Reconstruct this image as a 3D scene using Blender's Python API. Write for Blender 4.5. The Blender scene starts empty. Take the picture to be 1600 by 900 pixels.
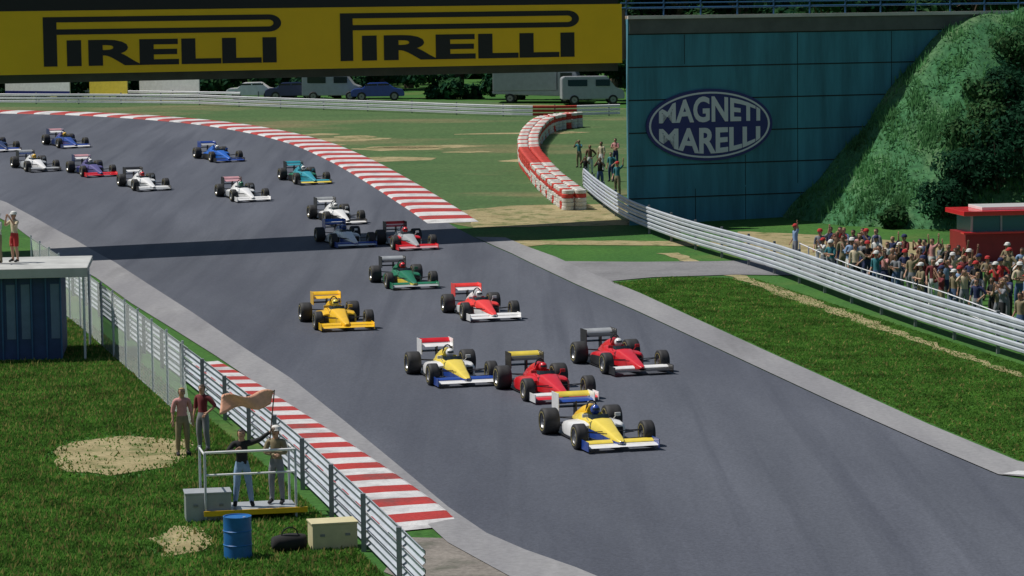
import bpy, bmesh, math, random
from mathutils import Vector, Matrix, Euler
from mathutils.geometry import tessellate_polygon
R = math.radians
random.seed(7)
scn = bpy.context.scene
COL = scn.collection

# ------------------------------------------------------------------ camera, sky, sun, exposure
H, F, HORIZON, ROLL = 11.3, 4500.0, 5.0, -0.012
PITCH = math.atan((450 - HORIZON) / F)
cam = bpy.data.cameras.new('camera'); camo = bpy.data.objects.new('camera', cam); COL.objects.link(camo)
cam.sensor_width = 36; cam.lens = F / 1600 * 36; cam.clip_start = 1; cam.clip_end = 6000
CROT = Matrix.Rotation(math.pi/2 - PITCH, 3, 'X') @ Matrix.Rotation(ROLL, 3, 'Z')
camo.rotation_euler = CROT.to_euler(); camo.location = (0, 0, H)
scn.camera = camo
SUN_EL, SUN_AZ = R(60), R(-78)            # azimuth measured from +Y towards +X: sun behind the bridge, a little left
world = bpy.data.worlds.new('World'); scn.world = world; world.use_nodes = True
nt = world.node_tree; bg = nt.nodes['Background']
sky = nt.nodes.new('ShaderNodeTexSky'); sky.sky_type = 'NISHITA'; sky.sun_disc = False
sky.sun_elevation = SUN_EL; sky.sun_rotation = SUN_AZ; sky.altitude = 200; sky.dust_density = 1.0; sky.air_density = 1.5; sky.ozone_density = 3.0
nt.links.new(sky.outputs[0], bg.inputs[0]); bg.inputs[1].default_value = 0.050
sd = Vector((math.sin(SUN_AZ)*math.cos(SUN_EL), math.cos(SUN_AZ)*math.cos(SUN_EL), math.sin(SUN_EL)))
sl = bpy.data.lights.new('sun', 'SUN'); sl.energy = 4.6; sl.angle = R(0.55); sl.color = (1, .95, .87)
slo = bpy.data.objects.new('sun', sl); COL.objects.link(slo); slo.rotation_euler = sd.to_track_quat('Z', 'Y').to_euler(); slo.location = (-30, 60, 60)
vs = scn.view_settings; vs.view_transform = 'Standard'; vs.look = 'None'; vs.exposure = -0.05; vs.gamma = 1
scn.render.engine = 'CYCLES'

# ------------------------------------------------------------------ terrain and picture-to-ground helper
def hgt(y):
    if y < 125: return 0.0
    if y < 145: return .04*(y-125)**2/40
    if y < 226: return .4 + .04*(y-145)
    if y < 310: return 3.64
    return 3.64 + min(.16*(y-310), 60)
def ray(px, py):
    return (CROT @ Vector(((px-800)/F, -(py-450)/F, -1))).normalized()
def P(px, py, z=0.0):
    d = ray(px, py); t = (z-H)/d.z; return Vector((d.x*t, d.y*t, z))
def G(px, py):
    d = ray(px, py); z = 0
    lo, hi = 5.0, 2500.0
    for _ in range(60):
        m = (lo+hi)/2
        if H + d.z*m > hgt(d.y*m): lo = m
        else: hi = m
    return Vector((d.x*lo, d.y*lo, hgt(d.y*lo)))
def at_depth(px, py, Y):
    d = ray(px, py); t = Y/d.y; return Vector((d.x*t, Y, H+d.z*t))

# ------------------------------------------------------------------ materials
def mat(name, col, rough=.6, metal=0, var=0, scale=3, coat=0, bump=0, col2=None, vec=None, detail=5, spec=None):
    m = bpy.data.materials.new(name); m.use_nodes = True; n = m.node_tree; b = n.nodes['Principled BSDF']
    b.inputs['Base Color'].default_value = (*col, 1); b.inputs['Roughness'].default_value = rough; b.inputs['Metallic'].default_value = metal
    if coat: b.inputs['Coat Weight'].default_value = coat; b.inputs['Coat Roughness'].default_value = .06
    if spec is not None: b.inputs['Specular IOR Level'].default_value = spec
    if var or col2 or bump:
        tc = n.nodes.new('ShaderNodeTexCoord'); mp = n.nodes.new('ShaderNodeMapping'); n.links.new(tc.outputs['Object'], mp.inputs[0])
        if vec: mp.inputs['Scale'].default_value = vec[0]; mp.inputs['Rotation'].default_value = (0, 0, vec[1])
        nz = n.nodes.new('ShaderNodeTexNoise'); nz.inputs['Scale'].default_value = scale; nz.inputs['Detail'].default_value = detail
        nz.inputs['Roughness'].default_value = .65; n.links.new(mp.outputs[0], nz.inputs[0])
        if var or col2:
            rp = n.nodes.new('ShaderNodeValToRGB'); e = rp.color_ramp.elements; e[0].position = .32; e[1].position = .68
            c1 = tuple(c*(1-var) for c in col) if not col2 else col; c2 = tuple(min(1, c*(1+var)) for c in col) if not col2 else col2
            e[0].color = (*c1, 1); e[1].color = (*c2, 1)
            n.links.new(nz.outputs[0], rp.inputs[0]); n.links.new(rp.outputs[0], b.inputs['Base Color'])
        if bump:
            bp = n.nodes.new('ShaderNodeBump'); bp.inputs['Strength'].default_value = bump; bp.inputs['Distance'].default_value = .02
            n.links.new(nz.outputs[0], bp.inputs['Height']); n.links.new(bp.outputs[0], b.inputs['Normal'])
    return m
def layered(name, base, base2, s1, patch, s2, p0, p1, fine, s3, rough=.85, vec=((1,1,1),0), bump=.3, pvec=None, streak=None):
    """two-colour noise + larger patches + fine grain"""
    m = bpy.data.materials.new(name); m.use_nodes = True; n = m.node_tree; b = n.nodes['Principled BSDF']
    b.inputs['Roughness'].default_value = rough; b.inputs['Specular IOR Level'].default_value = .25
    tc = n.nodes.new('ShaderNodeTexCoord')
    def noise(sc, v):
        mp = n.nodes.new('ShaderNodeMapping'); n.links.new(tc.outputs['Object'], mp.inputs[0])
        mp.inputs['Scale'].default_value = v[0]; mp.inputs['Rotation'].default_value = (0, 0, v[1])
        z = n.nodes.new('ShaderNodeTexNoise'); z.inputs['Scale'].default_value = sc; z.inputs['Detail'].default_value = 6; z.inputs['Roughness'].default_value = .6
        n.links.new(mp.outputs[0], z.inputs[0]); return z.outputs[0]
    def ramp(v, a, c, ca, cc):
        r = n.nodes.new('ShaderNodeValToRGB'); e = r.color_ramp.elements; e[0].position = a; e[1].position = c; e[0].color = (*ca, 1); e[1].color = (*cc, 1)
        n.links.new(v, r.inputs[0]); return r.outputs[0]
    def mix(f, a, c, mode='MIX'):
        x = n.nodes.new('ShaderNodeMix'); x.data_type = 'RGBA'; x.blend_type = mode
        if isinstance(f, float): x.inputs[0].default_value = f
        else: n.links.new(f, x.inputs[0])
        n.links.new(a, x.inputs[6])
        if isinstance(c, tuple): x.inputs[7].default_value = (*c, 1)
        else: n.links.new(c, x.inputs[7])
        return x.outputs[2]
    c = ramp(noise(s1, vec), .35, .65, base, base2)
    pm = ramp(noise(s2, pvec or vec), p0, p1, (0,0,0), (1,1,1))
    c = mix(pm, c, patch)
    if streak:
        vd = n.nodes.new('ShaderNodeVectorMath'); vd.operation = 'DOT_PRODUCT'; n.links.new(tc.outputs['Object'], vd.inputs[0]); vd.inputs[1].default_value = (math.cos(R(15)), math.sin(R(15)), 0)
        wob = n.nodes.new('ShaderNodeMath'); wob.operation = 'MULTIPLY_ADD'; n.links.new(noise(.06, ((1,1,1),0)), wob.inputs[0]); wob.inputs[1].default_value = 5; n.links.new(vd.outputs['Value'], wob.inputs[2])
        rr = n.nodes.new('ShaderNodeValToRGB'); mpr = n.nodes.new('ShaderNodeMapRange'); mpr.inputs[1].default_value = 14; mpr.inputs[2].default_value = 28; n.links.new(wob.outputs[0], mpr.inputs[0])
        e = rr.color_ramp.elements; e[0].position = 0; e[0].color = (0,0,0,1); e[1].position = 1; e[1].color = (0,0,0,1)
        for q_, v_ in ((.22,0),(.38,.42),(.46,.25),(.56,.45),(.75,0)): x_ = rr.color_ramp.elements.new(q_); x_.color = (v_,v_,v_,1)
        n.links.new(mpr.outputs[0], rr.inputs[0]); c = mix(rr.outputs[0], c, streak[2])
        sm = ramp(noise(streak[0], streak[1]), .50, .72, (0,0,0), (.75,.75,.75)); c = mix(sm, c, streak[2])
    fz = noise(s3, ((1,1,1),0)); g = ramp(fz, .3, .7, (1-fine,)*3, (1+fine,)*3)
    c = mix(1.0, c, g, 'MULTIPLY'); n.links.new(c, b.inputs['Base Color'])
    bp = n.nodes.new('ShaderNodeBump'); bp.inputs['Strength'].default_value = bump; bp.inputs['Distance'].default_value = .03
    n.links.new(fz, bp.inputs['Height']); n.links.new(bp.outputs[0], b.inputs['Normal'])
    return m
TA = R(15)
M = {}
M['asphalt'] = layered('asphalt', (.078,.086,.108), (.100,.109,.136), .35, (.058,.064,.086), .22, .47, .70, .22, 14, .72, ((1,.10,1), -TA), .3, streak=(1.1, ((1,.018,1), -TA), (.052,.058,.078)))
M['road'] = layered('service_road_asphalt', (.17,.17,.18), (.21,.21,.22), .5, (.14,.14,.15), .3, .5, .7, .15, 8, .85)
M['concrete'] = layered('verge_concrete', (.20,.20,.215), (.26,.26,.27), .5, (.15,.15,.16), .35, .52, .72, .12, 7, .85, ((1,.12,1), -TA))
M['grass'] = layered('grass', (.030,.105,.018), (.048,.135,.022), .25, (.120,.135,.040), .09, .56, .74, .35, 6, .95, bump=.9)
M['grass_far'] = layered('far_grass', (.050,.105,.034), (.068,.122,.042), .3, (.17,.15,.075), .11, .53, .66, .3, 4, .95, ((.35,1,1),0), .8)
M['dirt'] = layered('dry_earth', (.24,.20,.10), (.33,.28,.155), .8, (.12,.14,.05), 1.1, .52, .66, .25, 9, .95)
def leafy(n, c, var, scale, tr):
    m = mat(n, c, .9, var=var, scale=scale, spec=.1); t = m.node_tree; b = t.nodes['Principled BSDF']; out = t.nodes['Material Output']
    tl_ = t.nodes.new('ShaderNodeBsdfTranslucent'); mx = t.nodes.new('ShaderNodeMixShader'); mx.inputs[0].default_value = tr
    src = b.inputs['Base Color'].links[0].from_socket; t.links.new(src, tl_.inputs[0]); t.links.new(b.outputs[0], mx.inputs[1]); t.links.new(tl_.outputs[0], mx.inputs[2]); t.links.new(mx.outputs[0], out.inputs[0]); return m
M['blade'] = leafy('grass_blade', (.088,.205,.034), .45, .8, .5)
M['gravel'] = layered('verge_gravel', (.17,.155,.14), (.23,.21,.19), .9, (.12,.12,.10), 1.1, .5, .66, .25, 9, .95)
M['kred'] = layered('kerb_red', (.42,.04,.035), (.34,.035,.03), 1, (.20,.06,.055), .8, .50, .70, .2, 14, .6, bump=.1)
M['kwhite'] = layered('kerb_white', (.62,.62,.62), (.52,.52,.53), 1, (.30,.29,.30), .8, .50, .70, .15, 14, .6, bump=.1)
M['galv'] = mat('galvanised_steel', (.50,.54,.60), .42, .25, var=.12, scale=1.2)
M['armco_far'] = mat('white_rail', (.74,.74,.78), .5, .0, var=.08, scale=.6)
M['post'] = mat('steel_post', (.22,.23,.25), .5, .4)
M['wire'] = mat('fence_wire', (.26,.29,.29), .5, .3)
M['panel'] = mat('green_blue_concrete', (.044,.200,.275), .75, var=.38, scale=.9, detail=10, vec=((1,1,.12),0), bump=.3)
M['seam'] = mat('wall_seam', (.012,.022,.022), .9)
M['deck'] = mat('bridge_concrete', (.10,.11,.11), .85, var=.2, scale=.7)
M['coping'] = mat('pale_coping', (.55,.52,.50), .75, var=.15, scale=.8)
M['rail_blue'] = mat('blue_paint', (.03,.11,.24), .45, var=.1)
M['by'] = mat('banner_yellow', (.95,.56,.001), .55, var=.05, scale=.4)
M['bk'] = mat('banner_black', (.010,.010,.010), .6)
M['navy'] = mat('sign_navy', (.012,.02,.16), .45)
M['signwhite'] = mat('sign_white', (.62,.64,.70), .5)
M['rubber'] = mat('rubber', (.022,.022,.024), .7, var=.25, scale=6)
M['tyre_mark'] = mat('tyre_marking', (.30,.26,.10), .7, var=.9, scale=9)
M['rim'] = mat('wheel_alloy', (.30,.30,.31), .35, .7)
M['carbon'] = mat('carbon_black', (.018,.018,.020), .4)
M['white'] = mat('paint_white', (.78,.78,.78), .35, coat=.5, var=.10, scale=3, detail=8)
M['red'] = mat('paint_red', (.62,.012,.020), .35, coat=.5, var=.10, scale=3, detail=8)
M['dayglo'] = mat('paint_orange_red', (.80,.045,.035), .4, coat=.4, var=.10, scale=3, detail=8)
M['yellow'] = mat('paint_yellow', (.85,.50,.012), .35, coat=.5, var=.10, scale=3, detail=8)
M['pyellow'] = mat('paint_lemon', (.80,.62,.08), .35, coat=.5, var=.10, scale=3, detail=8)
M['blue'] = mat('paint_blue', (.018,.06,.30), .35, coat=.5, var=.10, scale=3, detail=8)
M['bblue'] = mat('paint_bright_blue', (.012,.12,.52), .35, coat=.5, var=.10, scale=3, detail=8)
M['dblue'] = mat('paint_dark_blue', (.015,.028,.10), .35, coat=.5, var=.10, scale=3, detail=8)
M['green'] = mat('paint_green', (.015,.17,.085), .35, coat=.5, var=.10, scale=3, detail=8)
M['teal'] = mat('paint_teal', (.03,.30,.38), .35, coat=.5, var=.10, scale=3, detail=8)
M['purple'] = mat('paint_violet', (.10,.08,.24), .4, coat=.5, var=.10, scale=3, detail=8)
M['pink'] = mat('paint_pink', (.62,.33,.36), .4, coat=.4, var=.10, scale=3, detail=8)
M['grey'] = mat('paint_grey', (.36,.38,.40), .4, coat=.3, var=.10, scale=3, detail=8)
M['glass'] = mat('dark_glass', (.02,.03,.035), .08)
M['bark'] = mat('bark', (.09,.065,.045), .9, var=.3, scale=4)
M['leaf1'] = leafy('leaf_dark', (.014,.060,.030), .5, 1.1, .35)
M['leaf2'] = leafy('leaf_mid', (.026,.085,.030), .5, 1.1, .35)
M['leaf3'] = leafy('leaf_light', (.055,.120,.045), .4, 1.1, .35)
M['skin'] = mat('skin', (.48,.27,.18), .55)
M['skin2'] = mat('skin_tanned', (.30,.16,.10), .55)
M['hairb'] = mat('hair_brown', (.04,.022,.012), .6)
M['hairk'] = mat('hair_black', (.012,.010,.010), .6)
M['hairy'] = mat('hair_fair', (.30,.19,.08), .6)
M['eye'] = mat('eye', (.02,.015,.01), .3)
def cloth(n, c): M['c_'+n] = mat('cloth_'+n, c, .9, var=.12, scale=9)
for n, c in dict(white=(.62,.62,.60), red=(.42,.03,.03), pink=(.55,.26,.25), navy=(.02,.03,.09), black=(.015,.015,.017), grey=(.20,.21,.23),
                 brown=(.13,.07,.04), cream=(.55,.47,.33), green=(.05,.13,.07), orange=(.60,.20,.06), teal=(.03,.17,.20), denim=(.06,.11,.22),
                 lightblue=(.22,.33,.50), khaki=(.24,.20,.12), yellow=(.60,.45,.08), maroon=(.16,.025,.03), peach=(.80,.42,.28)).items(): cloth(n, c)
M['barrel'] = mat('barrel_blue', (.015,.13,.38), .4, var=.15, scale=4)
M['hutblue'] = mat('hut_blue_canvas', (.030,.060,.155), .7, var=.2, scale=1.5)
M['hutlight'] = mat('hut_pale_canvas', (.14,.20,.30), .7, var=.15, scale=1.5)
M['roofpale'] = mat('hut_roof', (.42,.43,.42), .7, var=.2, scale=1)
M['tyrewhite'] = mat('tyre_painted_white', (.62,.60,.56), .7, var=.15, scale=3)
M['tyrered'] = mat('tyre_painted_red', (.55,.05,.035), .7, var=.2, scale=3)
M['ivory'] = mat('ivory_board', (.55,.50,.30), .6, var=.1)

# ------------------------------------------------------------------ mesh helpers
def setp(o, label=None, cat=None, group=None, kind=None):
    if label: o['label'] = label
    if cat: o['category'] = cat
    if group: o['group'] = group
    if kind: o['kind'] = kind
    return o
def link(name, bm, mats, parent=None, smooth=False, angle=None, loc=None):
    me = bpy.data.meshes.new(name)
    if not isinstance(mats, (list, tuple)): mats = [mats]
    for m in mats: me.materials.append(M[m] if isinstance(m, str) else m)
    bm.normal_update(); bm.to_mesh(me); bm.free()
    if smooth or angle:
        me.polygons.foreach_set('use_smooth', [True]*len(me.polygons))
        if angle: me.set_sharp_from_angle(angle=R(angle))
    o = bpy.data.objects.new(name, me); COL.objects.link(o)
    if parent: o.parent = parent
    if loc is not None: o.location = loc
    return o
def empty(name, loc=(0,0,0), rz=0, label=None, cat=None, group=None):
    o = bpy.data.objects.new(name, None); COL.objects.link(o); o.location = loc; o.rotation_euler = (0,0,rz); o.empty_display_size = .3
    return setp(o, label, cat, group)
def box(bm, c, s, rot=None, mi=0, bevel=0):
    r = bmesh.ops.create_cube(bm, size=1); vs_ = r['verts']
    mt = Matrix.Diagonal((*s, 1)); bmesh.ops.transform(bm, matrix=mt, verts=vs_)
    fs = list({f for v in vs_ for f in v.link_faces})
    if bevel:
        es = list({e for v in vs_ for e in v.link_edges})
        rr = bmesh.ops.bevel(bm, geom=es, offset=bevel, segments=2, affect='EDGES', profile=.6)
        vs_ = list({v for f in rr['faces'] for v in f.verts} | {v for v in vs_ if v.is_valid})
        fs = list({f for v in vs_ for f in v.link_faces})
    if rot is not None: bmesh.ops.transform(bm, matrix=rot.to_4x4() if isinstance(rot, Matrix) else Euler(rot).to_matrix().to_4x4(), verts=vs_)
    bmesh.ops.translate(bm, vec=Vector(c), verts=vs_)
    for f in fs: f.material_index = mi
    return vs_
def tube(bm, a, b, r, n=8, r2=None, mi=0, cap=True):
    a, b = Vector(a), Vector(b); d = (b-a); L = d.length
    if L < 1e-6: return
    q = d.to_track_quat('Z', 'Y'); r2 = r if r2 is None else r2
    rings = []
    for p, rr in ((a, r), (b, r2)):
        rings.append([bm.verts.new(p + q @ Vector((rr*math.cos(2*math.pi*i/n), rr*math.sin(2*math.pi*i/n), 0))) for i in range(n)])
    for i in range(n):
        f = bm.faces.new((rings[0][i], rings[0][(i+1)%n], rings[1][(i+1)%n], rings[1][i])); f.material_index = mi
    if cap:
        f = bm.faces.new(rings[0][::-1]); f.material_index = mi; f = bm.faces.new(rings[1]); f.material_index = mi
def loft(bm, secs, mi=0, cap=True, mfun=None):
    rings = [[bm.verts.new(p) for p in s] for s in secs]; n = len(secs[0])
    for k in range(len(rings)-1):
        for i in range(n):
            f = bm.faces.new((rings[k][i], rings[k][(i+1)%n], rings[k+1][(i+1)%n], rings[k+1][i]))
            f.material_index = mfun(k, i) if mfun else mi
    if cap:
        f = bm.faces.new(rings[0][::-1]); f.material_index = mfun(0, 99) if mfun else mi
        f = bm.faces.new(rings[-1]); f.material_index = mfun(len(rings), 99) if mfun else mi
    bmesh.ops.recalc_face_normals(bm, faces=bm.faces)
def lathe(bm, prof, axis='X', n=24, mi=0, c=(0,0,0)):
    """profile (along-axis, radius)"""
    rings = []
    for a, r in prof:
        ring = []
        for i in range(n):
            t = 2*math.pi*i/n; u, v = r*math.cos(t), r*math.sin(t)
            p = {'X': (a, u, v), 'Y': (u, a, v), 'Z': (u, v, a)}[axis]; ring.append(bm.verts.new(Vector(p)+Vector(c)))
        rings.append(ring)
    for k in range(len(rings)-1):
        for i in range(n):
            f = bm.faces.new((rings[k][i], rings[k][(i+1)%n], rings[k+1][(i+1)%n], rings[k+1][i])); f.material_index = mi
    return rings
def N(): return bmesh.new()
def copy_tree(o, parent=None):
    c = o.copy(); COL.objects.link(c); c.parent = parent
    for ch in KIDS(o): copy_tree(ch, c)
    return c
def KIDS(o): return list(o.children)

# ------------------------------------------------------------------ ground sheets
def drape(name, pts, m, off, y_step=4.0, jitter=0, kind='structure', smooth_n=0):
    """pts: ground outline; draped on the terrain, off above it"""
    pts = [Vector((p.x, p.y, 0)) for p in pts]
    if jitter:
        q = []
        for i, p in enumerate(pts):
            nx = pts[(i+1) % len(pts)]; L = (nx-p).length; k = max(1, min(40, int(L/(jitter*2.0))))
            for j in range(k):
                t = p.lerp(nx, j/k); q.append(t + Vector((random.uniform(-1,1), random.uniform(-1,1), 0))*jitter*.5)
        pts = q
    bm = N(); vs_ = [bm.verts.new(p) for p in pts]
    for tri in tessellate_polygon([pts]):
        try: bm.faces.new([vs_[i] for i in tri])
        except ValueError: pass
    bmesh.ops.recalc_face_normals(bm, faces=bm.faces)
    for f in bm.faces:
        if f.normal.z < 0: f.normal_flip()
    y0, y1 = min(p.y for p in pts), max(p.y for p in pts)
    for yy in [125, 129, 133, 137, 141, 145, 226, 310, 685]:
        if y0 < yy < y1: bmesh.ops.bisect_plane(bm, geom=bm.verts[:]+bm.edges[:]+bm.faces[:], plane_co=(0,yy,0), plane_no=(0,1,0))
    for v in bm.verts: v.co.z = hgt(v.co.y) + off
    o = link(name, bm, m); setp(o, kind=kind); return o
big = [Vector(p) for p in ((-900,-60,0),(900,-60,0),(900,1500,0),(-900,1500,0))]
drape('ground', big, 'grass', 0)
# far grass beyond the exit kerb
drape('far_grass', [G(*p) for p in ((-300,150),(0,150),(400,152),(900,166),(990,170),(1010,300),(985,352),(740,356),(600,330),(-300,330))], 'grass_far', .012)
# track
L_edge = [(-500,180),(-500,470),(-60,262)]
track = [(-420,170),(0,177),(150,180),(300,190),(400,204),(480,224),(545,252),(600,282),(660,320),(705,352),(742,372),(800,398),(900,446),(1000,490),(1150,560),(1300,630),(1450,697),(1560,744),(1600,750),(1800,760),(2100,900),(2400,1100),(1000,1100),(960,915),(900,890),(820,862),(760,836),(700,795),(620,728),(540,662),(455,594),(380,545),(300,490),(230,445),(180,412),(120,378),(60,345),(10,318),(-100,282),(-420,215)]
drape('race_track', [G(*p) for p in track], 'asphalt', .026)
# concrete verges either side
drape('right_verge', [G(*p) for p in ((742,371),(800,397),(900,445),(1000,489),(1150,559),(1300,629),(1450,696),(1560,743),(1640,750),(1640,732),(1590,722),(1450,664),(1300,596),(1200,551),(1100,505),(1000,459),(930,430),(868,402),(818,384),(790,372))], 'concrete', .034)
drape('left_verge', [G(*p) for p in ((-100,281),(10,317),(60,344),(120,377),(180,411),(230,444),(300,489),(380,544),(455,593),(540,661),(620,727),(700,794),(760,835),(820,861),(900,889),(960,914),(900,935),(800,905),(700,850),(640,795),(560,730),(480,665),(400,600),(335,556),(270,515),(205,475),(150,435),(85,398),(20,352),(-40,322),(-120,300))], 'concrete', .038)
drape('service_road', [G(*p) for p in ((880,409),(1000,410),(1120,409),(1300,404),(1700,396),(1700,420),(1300,432),(1150,430),(1020,434),(945,441),(925,430))], 'road', .030)
# bare earth
for nm, pl in (('earth_patch', ((775,376),(1060,377),(1200,380),(1180,386),(1000,384),(850,383),(810,388),(790,382))),
               ('earth_patch', ((715,330),(800,322),(985,318),(985,352),(740,356))),
               ('earth_patch', ((75,708),(120,690),(200,682),(290,690),(300,712),(260,730),(180,745),(100,738))),
               ('earth_patch', ((230,845),(280,820),(330,835),(320,862),(260,870))),
               ('earth_patch', ((1060,396),(1130,420),(1300,478),(1450,533),(1620,592),(1620,597),(1450,542),(1290,486),(1130,430),(1030,396))),
               ('earth_patch', ((1150,362),(1300,368),(1500,385),(1700,400),(1700,395),(1300,405),(1180,398))),
               ('earth_patch', ((600,840),(700,842),(790,875),(860,930),(620,940)))):
    drape(nm if pl[0] != (600,840) else 'gravel_patch', [G(*p) for p in pl], 'dirt' if pl[0] != (600,840) else 'gravel', .020, jitter=.35)
for k in range(16):      # dry streaks in the far grass
    x, y = random.uniform(430, 900), random.uniform(205, 312)
    c = G(x, y); w, d = random.uniform(1.2, 4), random.uniform(.5, 1.6)
    if x < 470+ (y-215)*2.2: continue
    drape('dry_patch', [c+Vector((w*math.cos(a)*random.uniform(.7,1.2), d*math.sin(a)*random.uniform(.7,1.2), 0)) for a in [i*.524 for i in range(12)]], 'dirt', .019)

def smoothline(pts, n=6):
    out = []
    for i in range(len(pts)-1):
        p0 = pts[max(0,i-1)]; p1 = pts[i]; p2 = pts[i+1]; p3 = pts[min(len(pts)-1,i+2)]
        for j in range(n):
            t = j/n; out.append(.5*((2*p1)+(-p0+p2)*t+(2*p0-5*p1+4*p2-p3)*t*t+(-p0+3*p1-3*p2+p3)*t**3))
    out.append(pts[-1]); return out
def resample(pts, step):
    pts = smoothline(pts); out = [pts[0].copy()]; acc = 0
    for a, b in zip(pts, pts[1:]):
        d = (b-a).length
        while acc + d >= step:
            t = (step-acc)/d; a = a.lerp(b, t); out.append(a.copy()); d = (b-a).length; acc = 0
        acc += d
    return out
def kerb(name, cl, w0, w1, step, skew=0):
    """striped kerb: ridge profile, alternating painted blocks"""
    ln = resample(cl, step); bm = N(); n = len(ln); rows = []
    for i, p in enumerate(ln):
        t = (ln[min(n-1,i+1)]-ln[max(0,i-1)]); t.z = 0; t.normalize(); s = Vector((t.y, -t.x, 0)); w = w0+(w1-w0)*i/(n-1)
        row = []; ez = min(1, i/4, (n-1-i)/4)
        for u, z in ((-.5,.028),(-.46,.06),(-.1,.10),(.3,.12),(.46,.10),(.5,.028)):
            q = p + s*u*w + t*skew*u*w; row.append(Vector((q.x, q.y, hgt(q.y)+.03+(z-.02)*ez)))
        rows.append(row)
    for i in range(n-1):
        a, b = rows[i], rows[i+1]
        va = [bm.verts.new(p) for p in a]; vb = [bm.verts.new(p) for p in b]
        for k in range(5):
            f = bm.faces.new((va[k], vb[k], vb[k+1], va[k+1])); f.material_index = i % 2
    bmesh.ops.recalc_face_normals(bm, faces=bm.faces)
    for f in bm.faces:
        if f.normal.z < 0: f.normal_flip()
    setp(link(name, bm, ['kwhite', 'kred']), kind='structure')
kerb('exit_kerb', [G(*p) for p in ((-200,172.5),(0,175.5),(150,179.5),(300,190),(400,204),(480,223),(545,250),(600,280),(660,317),(712,351))], 2.9, 2.6, 1.5, 0)
kerb('inner_kerb', [G(*p) for p in ((305,568),(355,600),(430,655),(510,715),(580,770),(640,820),(655,836))], 1.55, 2.3, .88, .25)
# painted white end line
drape('edge_line', [G(*p) for p in ((1566,743),(1660,748),(1660,741),(1590,738))], 'kwhite', .044)

# ------------------------------------------------------------------ guardrails
def armco(name, line, label, mat_rail='galv', rails=3, z0=.28, rh=.31, gap=.05, postgap=4.0, side=1, group=None, step=2.0, redfrom=None):
    ln = resample(line, step); n = len(ln); root = empty(name, (ln[0].x, ln[0].y, hgt(ln[0].y)), 0, label, 'guardrail', group); inv = -root.location
    for r in range(rails):
        bm = N(); zb = z0 + r*(rh+gap); prof = [(0,0),(.05,.04),(.05,.11),(0,.155),(.05,.20),(.05,.27),(0,.31)]
        prof = [(a, b*rh/.31) for a, b in prof]; rows = []
        for i, p in enumerate(ln):
            t = (ln[min(n-1,i+1)]-ln[max(0,i-1)]); t.z = 0; t.normalize(); s = Vector((t.y,-t.x,0))*side
            rows.append([bm.verts.new(p+s*(a+.09)+Vector((0,0,hgt(p.y)-p.z+zb+b))+inv) for a, b in prof] + [bm.verts.new(p+s*(a+.075)+Vector((0,0,hgt(p.y)-p.z+zb+b))+inv) for a, b in prof[::-1]])
        m = len(rows[0])
        for i in range(n-1):
            for k in range(m):
                f = bm.faces.new((rows[i][k], rows[i+1][k], rows[i+1][(k+1)%m], rows[i][(k+1)%m]))
                if redfrom is not None and i >= redfrom and (i//2) % 2 == 0: f.material_index = 1
        bmesh.ops.recalc_face_normals(bm, faces=bm.faces)
        link('rail', bm, [mat_rail, 'tyrered'], root)
    acc = 0; top = z0 + rails*(rh+gap)
    pl = resample(line, postgap)
    proto = None
    for p in pl[:100]:
        if proto is None:
            bm = N(); box(bm, (0,0,(top+.02)/2), (.10,.14,top+.02)); proto = link('post', bm, 'post', root)
            o = proto
        else: o = proto.copy(); COL.objects.link(o); o.parent = root
        o.location = Vector((p.x, p.y, hgt(p.y))) + inv
    return root
armco('guardrail', [G(*p) for p in ((-260,158),(0,162),(200,163),(400,168),(600,175),(760,181),(850,183),(950,181),(990,180))], 'long white three-rail guardrail across the far grass with painted red bands at its right end', 'armco_far', postgap=4, step=1.6, redfrom=42, side=1, rh=.19, gap=.08, z0=.10)
armco('guardrail', [G(*p) for p in ((915,300),(940,322),(985,352),(1060,382),(1200,425),(1400,500),(1620,572),(1750,612))], 'silver three-rail guardrail running past the blue-green wall and the crowd', 'galv', side=1)
left_line = [G(*p) for p in ((95,448),(150,490),(230,556),(300,612),(380,680),(460,752),(540,832),(620,915),(680,980))]
armco('guardrail', left_line, 'silver three-rail guardrail behind the red and white kerb beside the marshals', 'galv', side=-1, z0=.12)
# low railing behind the far guardrail
armco('guardrail', [G(*p) for p in ((-260,150.5),(0,152.5),(250,156),(420,159))], 'pale single rail just behind the far white guardrail below the hoardings', 'armco_far', rails=1, z0=.55, rh=.2, side=1, postgap=5, step=4)

# wire fence along the left guardrail
def mesh_fence(line, z0, z1, pitch, label):
    ln = resample(line, .25); root = empty('wire_fence', (ln[0].x, ln[0].y, 0), 0, label, 'fence'); inv = -Vector((ln[0].x, ln[0].y, 0))
    L = (len(ln)-1)*.25; hh = z1-z0
    def pt(s, z):
        s = max(0, min(L-1e-3, s)); i = int(s/.25); p = ln[i].lerp(ln[min(i+1,len(ln)-1)], s/.25-i); return Vector((p.x, p.y, z))+inv
    bm = N(); k = -hh
    while k < L:
        for sgn in (1, -1):
            a, b = (k, k+hh) if sgn == 1 else (k+hh, k)
            za, zb = z0, z1
            if a < 0 or b < 0 or a > L or b > L: continue
            pa, pb = pt(a, za), pt(b, zb); tube(bm, pa, pb, .0035, 3, cap=False)
        k += pitch
    link('wire_mesh', bm, 'wire', root)
    for zz in (z0, z1):
        bm = N()
        for i in range(0, len(ln)-8, 8): tube(bm, Vector((ln[i].x,ln[i].y,zz))+inv, Vector((ln[i+8].x,ln[i+8].y,zz))+inv, .015, 5)
        link('strand_wire', bm, 'wire', root)
    for i in range(0, len(ln), 12):
        bm = N(); tube(bm, Vector((ln[i].x,ln[i].y,0))+inv, Vector((ln[i].x,ln[i].y,z1+.1))+inv, .035, 8); link('post', bm, 'galv', root, True, 40)
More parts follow.
